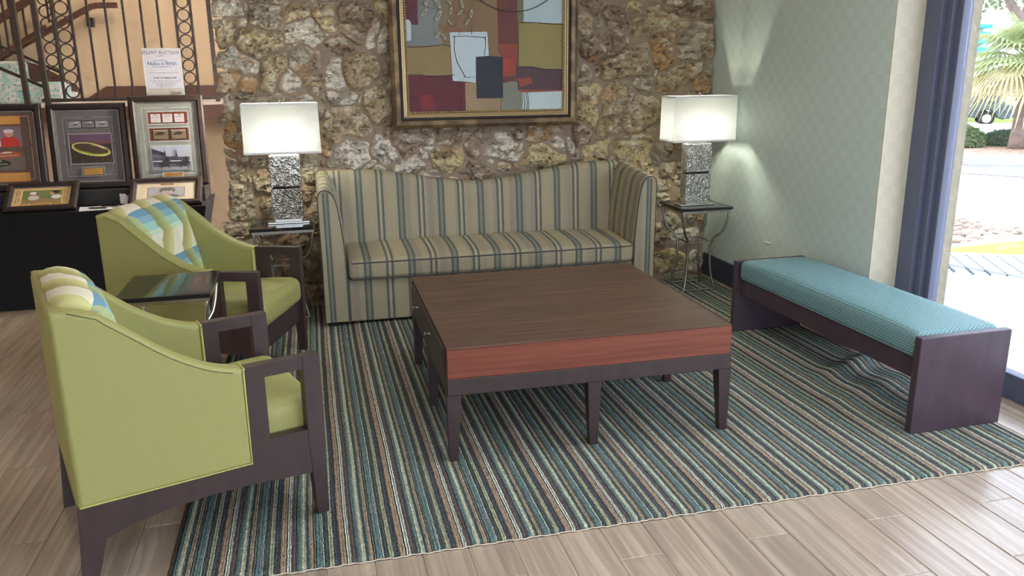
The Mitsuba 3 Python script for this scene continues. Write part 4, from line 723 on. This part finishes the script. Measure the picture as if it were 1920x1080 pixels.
def d_portrait(q, w, h):
    q.rect(0, 0, w, h, (214, 192, 158), .04, .05); q.rect(w*.40, h*.86, w*.62, h*.94, (120, 100, 64)); q.rect(w*.185, h*.185, w*.815, h*.76, (120, 110, 104)); q.rect(w*.20, h*.20, w*.80, h*.745, (156, 152, 154), .12, .02)
    q.poly(Polygon([(w*.3, h*.2), (w*.34, h*.3), (w*.44, h*.36), (w*.6, h*.36), (w*.7, h*.3), (w*.74, h*.2)]), (96, 92, 96), .1, .02); q.poly(affinity.scale(Point(w*.52, h*.5).buffer(1), w*.105, h*.17), (190, 168, 154), .06, .02)
    q.poly(affinity.scale(Point(w*.52, h*.64).buffer(1), w*.13, h*.09), (92, 86, 90), .15, .02); q.poly(affinity.scale(Point(w*.415, h*.56).buffer(1), w*.03, h*.1), (96, 90, 92)); q.poly(affinity.scale(Point(w*.625, h*.56).buffer(1), w*.03, h*.1), (96, 90, 92))
    for x in (.48, .56): q.poly(affinity.scale(Point(w*x, h*.53).buffer(1), w*.018, h*.02), (70, 58, 56))
    q.line([(w*.48, h*.42), (w*.56, h*.42)], .004, (140, 90, 84)); q.line([(w*.52, h*.53), (w*.515, h*.46)], .003, (140, 116, 104)); q.rect(w*.36, h*.09, w*.66, h*.15, (206, 186, 160))
fw_ = .052
picture_frame('dark beaded frame with car racing photographs and gold plates, left standing frame', -2.30, 6.345, .765+fw_, .44, .50, .14, fw_, 'mat_frame_black', d_racing)
picture_frame('dark beaded frame with an aerial photograph of an oval racetrack, middle standing frame', -1.775+fw_, 6.345, .765+fw_, .515-2*fw_, .60-2*fw_, .13, fw_, 'mat_frame_black', d_stadium)
picture_frame('dark brown frame with a horse racing photograph on grey mat, right standing frame', -1.238+fw_, 6.335, .765+fw_, .505-2*fw_, .645-2*fw_, .12, fw_, 'mat_frame_brown', d_derby)
lp = math.pi/2-math.atan2(.145, .21); f2 = .045; LL = math.hypot(.145, .21)
picture_frame('dark frame with a colour photograph on tan mat, lying tilted on the table', -2.02+f2, 5.995+f2*.8, TT+.012+f2*.6, .445-2*f2, LL-2*f2+.02, lp, f2, 'mat_frame_brown', d_golf, math.radians(2), False)
picture_frame('dark frame with a black and white portrait on cream mat, lying tilted', -1.245+f2, 5.995+f2*.8, TT+.012+f2*.6, .48-2*f2, LL-2*f2+.02, lp, f2, 'mat_frame_brown', d_portrait, math.radians(1), False)
# auction notice
sg = thing('auction_notice', 'white silent auction notice standing in a clear holder behind the racing frames', 'sign')
sw, sh = .252, .335; M = hang(-1.116, 6.49, 1.397, .03); q = Print(.0002)
q.rect(0, 0, sw, sh, (206, 204, 214), .02, .05); q.rect(0, 0, sw, sh*.17, (190, 180, 166), .04, .03)
q.text('SILENT AUCTION', .0215, sw*.47, sh*.885, (52, 50, 66)); q.text('to benefit', .007, sw*.44, sh*.835, (60, 60, 70), True); q.text('Make A Wish', .0235, sw*.49, sh*.655, (36, 66, 120))
q.line([(sw*.45+.05*math.cos(t), sh*.695+.024*math.sin(t)) for t in np.linspace(.5, 2.9, 14)], .0022, (36, 66, 120)); q.rect(sw*.22, sh*.618, sw*.75, sh*.626, (70, 96, 144))
q.rect(sw*.10, sh*.495, sw*.90, sh*.501, (92, 90, 100)); q.text('How To Place A Bid', .012, sw*.53, sh*.375, (52, 50, 60), True)
for i, (a, b) in enumerate(((.1, .95), (.19, .86), (.26, .78), (.26, .79), (.36, .70))): q.rect(sw*a, sh*(.325-.032*i), sw*b, sh*(.331-.032*i), (110, 108, 116))
q.text('All Proceeds', .009, sw*.77, sh*.075, (90, 80, 70), True); q.rect(sw*.62, sh*.045, sw*.93, sh*.06, (110, 100, 90))
pr_add(sg+'__sheet', q, M); add(sg+'__holder', cat_([bx(-.004, sw+.004, -.004, sh+.003, -.004, -.0005), bx(-.004, sw+.004, -.63, 0, -.006, -.003)]), 'mat_white_plastic', M=M)
add(sg+'__foot', cb(-1.12, -.86, 6.45, 6.53, .765, .775, .002), 'mat_white_plastic')
# papers, pens, cup on the draped table
pk = thing('bid_sheet', 'white bid sheet lying flat on the draped table behind the far armchair', 'paper', 'bid sheets on the draped table')
one(pk, mv(tf(bx(-.14, .14, -.1, .1, 0, .0015), place(0, 0, 0, 12)), -1.43, 6.09, TT+.001), 'mat_paper')
pk = thing('bid_sheet', 'second white bid sheet beside the first on the draped table, under the pens', 'paper', 'bid sheets on the draped table')
one(pk, mv(tf(bx(-.1, .1, -.08, .08, 0, .0015), place(0, 0, 0, -6)), -1.29, 6.10, TT+.003), 'mat_paper')
for i, (x, y, a, l) in enumerate(((-1.44, 6.03, -8, 'black pen lying at the front edge of the bid sheet'), (-1.38, 6.12, -12, 'black pen lying across the middle of the bid sheet'), (-1.27, 6.14, -2, 'black pen lying nearest the white folded card'))):
    pk = thing('pen', l, 'pen'); M = place(x, y, TT+.010, a)
    add(pk+'__barrel', tube([(-.06, 0, 0), (.05, 0, 0)], .005, 8), 'mat_black_plastic', True, M=M); add(pk+'__tip', tube([(.05, 0, 0), (.066, 0, 0)], [.005, .001], 8), 'mat_silver', True, M=M)
pk = thing('folded_card', 'small folded white card standing between the two lying frames', 'card')
one(pk, tf(cat_([bx(-.05, .0, 0, .002, 0, .085), tf(bx(0, .05, 0, .002, 0, .075), trimesh.transformations.rotation_matrix(.9, (0, 0, 1)))]), place(-1.275, 6.13, TT+.001, -25)), 'mat_paper')
pk = thing('wall_clip', 'thin white plastic sliver stuck on the wallpaper above the bench', 'clip')
one(pk, tf(cb(-.006, 0, -.04, .04, -.005, .005, .002), trimesh.transformations.translation_matrix((WX, 4.745, .418))), 'mat_white_plastic')
# ------------------------------------------------------------------ stairs behind the table
sc = thing('staircase', 'half landing and stairs with flower patterned turquoise carpet, behind the draped table', 'staircase')
add(sc+'__landing', bx(-3.2, .3, 8.0, 9.195, 1.16, 1.285), 'mat_skirting'); labels[sc+'__landing'] = {'label': 'dark brown landing edge'}
add(sc+'__landing_top', cb(-3.2, .3, 7.985, 9.195, 1.285, 1.312, .006), 'mat_landing'); labels[sc+'__landing_top'] = {'label': 'pale landing floor'}
for i in range(5):
    x1 = -2.21-.35*i; z0, z1 = 1.312+.19*i, 1.312+.19*(i+1)
    m = cushion((-4.1, 8.52+.12*i, z0-.02 if i else z0), (x1, 9.14, z1), .03, (8, 4, 3)); add(sc+'__step', m, 'mat_stair_carpet', True)
add(sc+'__stringer', tf(ext(Polygon([(-2.60, 1.50), (-2.60, 1.70), (-2.47, 1.66), (-2.16, 1.47), (-2.16, 1.40)]), .03), XZ @ trimesh.transformations.translation_matrix((0, 0, -8.92))), 'mat_skirting')
add(sc+'__skirting', mv(tf(ext(Polygon([(-2.18, 1.313), (-1.954, 1.449), (.3, 1.445), (.3, 1.313)]), .02), XZ), 0, 9.198, 0), 'mat_skirting')
rl = thing('stair_railing', 'black iron landing railing with thin bars and columns of rings', 'railing')
def vbar(name, x, y, z0, z1, w, par=rl): return add(par+'__'+name, cb(x-w/2, x+w/2, y-w/2, y+w/2, z0, z1, .002), 'mat_iron')
YR = 8.03
add(rl+'__bottom_rail', cb(-2.24, -.76, YR-.016, YR+.016, 1.333, 1.362, .003), 'mat_iron'); add(rl+'__top_rail', cb(-2.42, -.5, YR-.03, YR+.03, 2.42, 2.47, .008), 'mat_skirting')
for x in (-2.357, -2.196): vbar('post', x, YR, 1.312, 2.42, .042)
vbar('post', -.785, YR, 1.312, 2.42, .036)
for x in (-1.781, -1.638, -1.495, -1.351, -1.213): vbar('baluster', x, YR, 1.362, 2.42, .018)
for x in (-2.057, -1.916, -1.070, -.940): vbar('ring_bar', x, YR, 1.362, 2.42, .022)
def ring(x, y, z, r, t, par, dep=.02):
    o = trimesh.creation.annulus(r-t, r, dep, sections=28); o.apply_transform(trimesh.transformations.rotation_matrix(np.pi/2, (1, 0, 0))); o.apply_translation((x, y, z)); add(par+'__ring', o, 'mat_iron', 40)
for x, w in ((-1.9865, .058), (-1.005, .054)):
    z = 1.362+w
    while z < 2.42: ring(x, YR, z, w, .010, rl); z += 2*w
r2 = thing('stair_railing', 'black iron railing of the upper flight, far left behind the landing railing', 'railing')
for a, b, w in (((-2.95, 8.25, 2.005), (-2.10, 8.25, 1.575), .022), ((-2.95, 8.25, 1.80), (-2.24, 8.25, 1.445), .026)): add(r2+'__rail', tube([a, b], .01, square=(w*.5, w*.5)), 'mat_iron')
for a, b, w in (((-3.1, 8.95, 1.86), (-2.30, 8.95, 2.365), .065), ((-3.1, 8.95, 1.56), (-2.36, 8.95, 2.01), .045)): add(r2+'__handrail', tube([a, b], .01, square=(w*.4, w*.5)), 'mat_skirting')
for x in (-2.50, -2.62, -2.74, -2.86): vbar('baluster', x, 8.25, 1.93-.506*(x+2.8), 2.7, .018, r2)
for x in (-2.78, -2.66, -2.545, -2.435, -2.33): vbar('baluster', x, 8.95, 1.60+.608*(x+3.1)-.02, 2.7, .018, r2)
for x in (-2.335, -2.19): vbar('ring_bar', x, 8.6, 1.52, 2.7, .02, r2)
for i in range(11): ring(-2.2625, 8.6, 1.585+.108*i, .054, .009, r2)
hr = thing('stair_handrail', 'dark wooden handrail on a bracket on the cream stair wall', 'handrail')
add(hr+'__rail', tube([(-2.9, 9.10, 1.70), (-2.15, 9.10, 2.115), (-1.985, 9.10, 2.205), (-1.93, 9.10, 2.218), (-1.74, 9.10, 2.222)], .01, square=(.022, .026)), 'mat_skirting')
add(hr+'__bracket', cat_([cb(-2.05, -1.985, 9.15, 9.2, 2.02, 2.11, .004), tube([(-2.03, 9.16, 2.08), (-2.03, 9.10, 2.10), (-2.03, 9.10, 2.17)], .010, 6)]), 'mat_iron')

# ------------------------------------------------------------------ outside
def gz_(d): return -.02-np.clip((d-22)/20, 0, 2)**1.2*.82
gr = np.linspace(0, 1, 60)**2*120+GX+.05; gyv = np.linspace(-60, 120, 120); A_, B_ = np.meshgrid(gr, gyv, indexing='ij')
add('ground', grid_mesh(np.stack([A_, B_, gz_(np.hypot(A_, B_))-.001], -1)), 'mat_concrete'); struct('ground', 'pale concrete forecourt outside')
add('ground_front', bx(-60, 60, -70, -4.36, -.2, -.02), 'mat_concrete'); struct('ground_front')
def slab(name, pts, z0, z1, b, label, kind='structure'):
    k = add(name, mv(ext(Polygon(pts), z1-z0), 0, 0, z0), b); labels[k] = {'label': label, 'kind': kind}; return k
slab('tactile_paving', [(4.75, 5.95), (5.277, 5.786), (5.838, 5.484), (6.6, 5.07), (6.1, 2.75), (5.206, 4.859), (4.964, 5.433), (4.72, 6.0)], -.03, -.008, 'mat_tactile', 'pale blue tactile paving strip outside the window')
dm = []; q_ = np.array([.561, -.302])/.637; n_ = np.array([.302, .561])/.637; dome = trimesh.creation.icosphere(1, .011)
for i in range(34):
    for j in range(12):
        c = np.array([4.95, 5.86])+q_*(i*.06)-n_*(j*.06+.05)
        if i % 2 == 0 and (c[0]-4.6)*.8+(c[1]-5.3)*.6 > .12: dm.append(mv(dome, c[0], c[1], -.010))
k = add('tactile_paving__dome', cat_(dm), 'mat_tactile_dome'); stuff(k, 'rows of small raised domes')
cu = thing('yellow_curb', 'low yellow painted concrete curb wedge beside the rock bed', 'curb')
V = []
for t, h in ((-1.0, .004), (0, .01), (1.0, .115), (6, .13)):
    a = np.array([5.277, 5.786])+np.array([.561, -.302])*t; b = a+n_*.17
    V += [(a[0], a[1], -.03), (b[0], b[1], -.03), (b[0], b[1], h-.02+.02), (a[0], a[1], h-.02+.02)]
F = []
for s in range(3):
    for e in range(4):
        f = (e+1) % 4; F.append([s*4+e, s*4+f, s*4+4+f, s*4+4+e])
F += [[0, 3, 2, 1], [12, 13, 14, 15]]; F = np.array(F)
fm = trimesh.Trimesh(V, np.vstack([F[:, [0, 1, 2]], F[:, [0, 2, 3]]]), process=False); fm.fix_normals()
add(cu+'__body', fm, 'mat_curb_yellow')
tp = []
for t, h in ((-1.0, .004), (0, .01), (1.0, .115), (6, .13)):
    a = np.array([5.277, 5.786])+np.array([.561, -.302])*t; tp.append([(a[0]+n_[0]*.03, a[1]+n_[1]*.03, h+.002), (a[0]+n_[0]*.17, a[1]+n_[1]*.17, h+.002)])
tm = grid_mesh(np.array(tp)); tm.invert(); add(cu+'__top', tm, 'mat_concrete'); labels[cu+'__top'] = {'label': 'bare concrete top'}
rp = Polygon([(4.9, 6.25), (5.48, 6.02), (6.25, 5.60), (7.6, 4.9), (6.62, 6.171), (6.50, 7.1), (6.40, 8.3), (5.2, 8.4)])
slab('rock_bed', list(rp.exterior.coords)[:-1], -.03, -.012, 'mat_mulch', 'bed of river rocks outside the window')
ms, uvs = [], []; pb = trimesh.creation.icosphere(1, 1.0)
while len(ms) < 2600:
    x, y = RNG.uniform(4.9, 7.6), RNG.uniform(4.9, 8.4)
    if not rp.contains(Point(x, y)): continue
    s_ = RNG.uniform(.022, .048); m = pb.copy(); m.apply_scale((s_*RNG.uniform(.8, 1.4), s_*RNG.uniform(.8, 1.2), s_*RNG.uniform(.5, .8))); m.apply_transform(trimesh.transformations.rotation_matrix(RNG.uniform(0, 6.3), (0, 0, 1))); m.apply_translation((x, y, RNG.uniform(-.008, .03)))
    ms.append(m); uvs.append(np.tile([[RNG.random(), 0]], (len(m.vertices), 1)))
k = add('rock_bed__pebble', cat_(ms), 'mat_pebble', True, uv=np.vstack(uvs)); stuff(k, 'tan and grey river pebbles')
def band(name, a0, a1, b0, b1, z0, z1, b, label, e0=8, e1=12):
    """strip between the lines a0-a1 and b0-b1, both run on past their ends"""
    a0, a1, b0, b1 = map(np.array, (a0, a1, b0, b1)); da = (a1-a0)/np.linalg.norm(a1-a0); db = (b1-b0)/np.linalg.norm(b1-b0)
    return slab(name, [tuple(a0-da*e0), tuple(a1+da*e1), tuple(b1+db*e1), tuple(b0-db*e0)], z0, z1, b, label)
band('road_gutter', (9.54, 10.408), (10.079, 9.671), (10.30, 11.31), (11.234, 10.812), -.03, -.012, 'mat_road', 'grey gutter along the far curb', 4, 8)
band('curb_far', (10.30, 11.31), (11.234, 10.812), (10.44, 11.50), (11.38, 11.0), -.03, .13, 'mat_concrete', 'pale concrete curb of the planting bed')
band('mulch_bed', (10.44, 11.50), (11.38, 11.0), (12.2, 13.6), (13.2, 12.75), -.03, .125, 'mat_mulch', 'reddish mulch of the planting bed')
LEAF = np.array([(-.5, 0, 0), (0, -.28, .06), (.5, 0, 0), (0, .28, .06)])
def leaves(name, c, rad, n, size, b, seed, shell=.72, label=None):
    g = np.random.default_rng(seed); d = g.normal(size=(n, 3)); d /= np.linalg.norm(d, axis=1, keepdims=True); d[:, 2] = np.where(d[:, 2] < -.55, -d[:, 2], d[:, 2])
    lump = 1+.28*(meshkit.fbm(d*2.6+seed, 3, seed)-.5)
    P = np.array(c)+d*np.array(rad)*(shell+(1-shell)*g.random((n, 1))**.5)*lump[:, None]
    ax = g.normal(size=(n, 3)); ax /= np.linalg.norm(ax, axis=1, keepdims=True); t = np.cross(ax, d+.4*g.normal(size=(n, 3))); t /= np.linalg.norm(t, axis=1, keepdims=True)+1e-9; w = np.cross(ax, t)
    s = size*(.6+.8*g.random((n, 1, 1)))
    V = P[:, None]+s*(LEAF[None, :, :1]*ax[:, None]+LEAF[None, :, 1:2]*t[:, None]+LEAF[None, :, 2:]*w[:, None])
    i = np.arange(n)[:, None]*4; F = np.vstack([i+[0, 1, 2], i+[0, 2, 3]])
    return add(name, trimesh.Trimesh(V.reshape(-1, 3), F, process=False), b)
for lab, c, rad, b, sd, nn in (('rounded light green hedge bush outside, left of the dark one', (11.70, 12.9, .18), (.58, .5, .36), 'mat_leaf_hedge', 3, 5200), ('low dark green hedge bush outside between light bush and palm', (12.72, 12.75, .14), (.44, .4, .26), 'mat_leaf_dark', 4, 4200)):
    k = thing('hedge_bush', lab, 'bush'); kk = leaves(k+'__foliage', c, rad, nn, .075, b, sd); stuff(kk)
    add(k+'__stems', cat_([tube([(c[0]+RNG.uniform(-.2, .2), c[1]+RNG.uniform(-.2, .2), .12), (c[0]+RNG.uniform(-.35, .35), c[1]+RNG.uniform(-.3, .3), c[2]+rad[2]*.6)], .012, 5) for _ in range(14)]), 'mat_bark')
# palm with fan fronds
def palm(c, zb, zt, seed, label, nf=34, R=1.0, rt=.15):
    g = np.random.default_rng(seed); k = thing('palm_tree', label, 'palm tree')
    pth = [(c[0]+.03*math.sin(t*5), c[1], zb+(zt-zb)*t) for t in np.linspace(0, 1, 10)]
    add(k+'__trunk', tube(pth, np.linspace(rt*1.1, rt*.8, 10), 14), 'mat_bark', True)
    for f in range(nf):
        az = f*2.39996+g.uniform(-.2, .2); el = math.radians(78-96*(f/nf)**.9); old = f > nf*.70
        dh = np.array([math.cos(az)*math.cos(el), math.sin(az)*math.cos(el), math.sin(el)]); L = R*g.uniform(.5, .62)
        base = np.array([c[0], c[1], zt]); st = [base+dh*L*t+np.array([0, 0, -.16*R*t*t]) for t in np.linspace(0, 1, 6)]
        tip = st[-1]; dd = st[-1]-st[-2]; dd /= np.linalg.norm(dd); side = np.cross(dd, [0, 0, 1]); side /= np.linalg.norm(side)+1e-9; nrm = np.cross(side, dd)
        V, F = [], []
        for q in np.linspace(-1, 1, 22):
            a = q*1.75; l = R*(.62-.12*abs(q))*g.uniform(.9, 1.08); d1 = dd*math.cos(a)+side*math.sin(a); wv = np.cross(d1, nrm)
            o = len(V)
            for t, w in ((0.03, .004), (.35, .016), (.65, .014), (1.0, .001)):
                p = tip+d1*l*t+nrm*.05*R*math.sin(t*2)-np.array([0, 0, 1])*l*(.5 if not old else .72)*max(0, t-.4)**1.5*1.5
                V += [p-wv*w*R*1.3+nrm*.006, p+wv*w*R*1.3]
            for s in range(3): F += [[o+2*s, o+2*s+1, o+2*s+3], [o+2*s, o+2*s+3, o+2*s+2]]
        fk = add(k+'__frond', trimesh.Trimesh(V, F, process=False), 'mat_palm_old' if old else 'mat_palm')
        add(fk+'__stalk', tube(st, np.linspace(.016, .008, 6)*R, 5), 'mat_palm')
palm((12.36, 12.1), .12, 1.62, 5, 'fan palm with drooping pale fronds outside in the mulch bed', R=1.15)
palm((12.35, 15.3), -.03, 1.75, 9, 'second fan palm farther back, left of the near palm', R=1.1, nf=26)
# tree with a bare leaning trunk, and trees farther off
k = thing('tree', 'tree with a bare leaning grey trunk high behind the palm', 'tree')
add(k+'__trunk', tube(smooth_curve([(16.9, 15.7, -.05), (16.4, 15.8, 1.6), (15.9, 15.95, 2.55), (15.45, 16.0, 3.1), (15.0, 16.1, 4.4)], 16), np.linspace(.16, .07, 16), 10), 'mat_bark', True)
add(k+'__branch', tube([(15.9, 15.95, 2.6), (16.3, 16.2, 3.2), (16.4, 16.3, 4.2)], [.07, .05, .03], 8), 'mat_bark', True)
for i, (c, rd, n) in enumerate((((15.1, 16.2, 3.0), (1.5, 1.0, .6), 420), ((15.6, 16.4, 4.3), (1.8, 1.6, .9), 1500), ((14.2, 16.0, 2.7), (.6, .6, .25), 120))):
    kk = leaves(k+'__foliage' if i == 0 else k+'__foliage', c, rd, n, .12, 'mat_leaf_tree', 30+i, .2); stuff(kk)
for i, (x, y, r, h, lab) in enumerate(((41, 52, 4.2, 6.0, 'round green tree far beyond the car, left of the others'), (52, 46, 4.5, 5.0, 'broad green tree far beyond the car, middle of the row'), (60, 37, 5, 6.5, 'tall green tree far beyond the car, right of the row'))):
    k = thing('far_tree', lab, 'tree', 'trees beyond the car park'); z0 = float(gz_(np.hypot(x, y)))
    add(k+'__trunk', tube([(x, y, z0), (x, y, z0+h*.6)], .25, 8), 'mat_bark', True); kk = leaves(k+'__foliage', (x, y, z0+h*.62), (r, r, h*.42), 2600, .55, 'mat_leaf_tree', 50+i, .5); stuff(kk)
slab('grass_verge', [(22, 60), (34, 37), (40, 27), (44, 29), (38, 41), (28, 62)], -1.6, -.93, 'mat_grass', 'grass strip beyond the parked car')
# parked car, seen from its side
car = thing('car', 'parked dark teal estate car outside, half hidden by palm fronds', 'car')
CM = np.array([[.8, .6, 0, 29.85-.8*4.7-.6*1.75], [-.6, .8, 0, 30+.6*4.7-.8*1.75], [0, 0, 1, -.85], [0, 0, 0, 1.0]])
low = [(0, .35), (.05, .62), (.35, .74), (1.35, .86), (4.25, .90), (4.62, .86), (4.7, .60), (4.68, .34), (4.3, .26)]+[(3.72+.36*math.cos(t), .30+.36*math.sin(t)) for t in np.linspace(.1, math.pi-.1, 12)]+[(.92+.36*math.cos(t), .30+.36*math.sin(t)) for t in np.linspace(.1, math.pi-.1, 12)]+[(.4, .28)]
body = tf(rounded_slab(low, 1.75, .06, 200), XZ); add(car+'__body', mv(body, 0, 1.75, 0), 'mat_car', 40, M=CM)
cab = lambda dy, z: [(1.5, dy, z), (4.35, dy, z)]
top = hull([(1.35, .04, .86), (4.4, .04, .88), (1.35, 1.71, .86), (4.4, 1.71, .88), (2.05, .2, 1.40), (3.95, .2, 1.42), (2.05, 1.55, 1.40), (3.95, 1.55, 1.42)])
add(car+'__cabin', top, 'mat_car', M=CM)
for a in (((1.62, .90), (2.12, 1.34), (2.72, 1.36), (2.76, .91)), ((2.84, .91), (2.80, 1.36), (3.42, 1.37), (3.50, .92)), ((3.58, .92), (3.50, 1.37), (3.86, 1.37), (4.16, .93))):
    V = [(x, .04+.16*(z-.87)/.54-.006-o, z) for o in (0, -.01) for x, z in a]
    add(car+'__side_window', hull(V), 'mat_car_glass', M=CM)
for x in (.92, 3.72):
    t = trimesh.creation.revolve(np.array([(.18, -.09), (.27, -.10), (.30, -.07), (.30, .07), (.27, .10), (.18, .09)]), sections=28); t.apply_transform(trimesh.transformations.rotation_matrix(np.pi/2, (1, 0, 0)))
    for y in (.10, 1.65):
        kk = add(car+'__wheel', mv(t, x, y, .30), 'mat_tire', 40, M=CM)
        hb = trimesh.creation.cylinder(.185, .14, sections=24); hb.apply_transform(trimesh.transformations.rotation_matrix(np.pi/2, (1, 0, 0))); add(kk+'__hub_cap', mv(hb, x, y, .30), 'mat_hub', M=CM)
add(car+'__trim', cb(.1, 4.66, -.008, .01, .565, .59, .003), 'mat_tire', M=CM); add(car+'__tail_light', cb(4.60, 4.69, .06, .30, .66, .80, .01), 'mat_red', M=CM); add(car+'__bumper', cb(4.6, 4.78, .05, 1.7, .34, .50, .02), 'mat_car', M=CM)
b_ = thing('far_building', 'white building with turquoise awnings far off beside the window edge', 'building')
add(b_+'__wall', bx(52, 60, 60, 68, -3, 6.5), 'mat_bldg')
for i in range(4): add(b_+'__awning', cb(52.5, 56.2, 59.2, 60, 2.9+i*.62, 3.2+i*.62, .05), 'mat_awning')
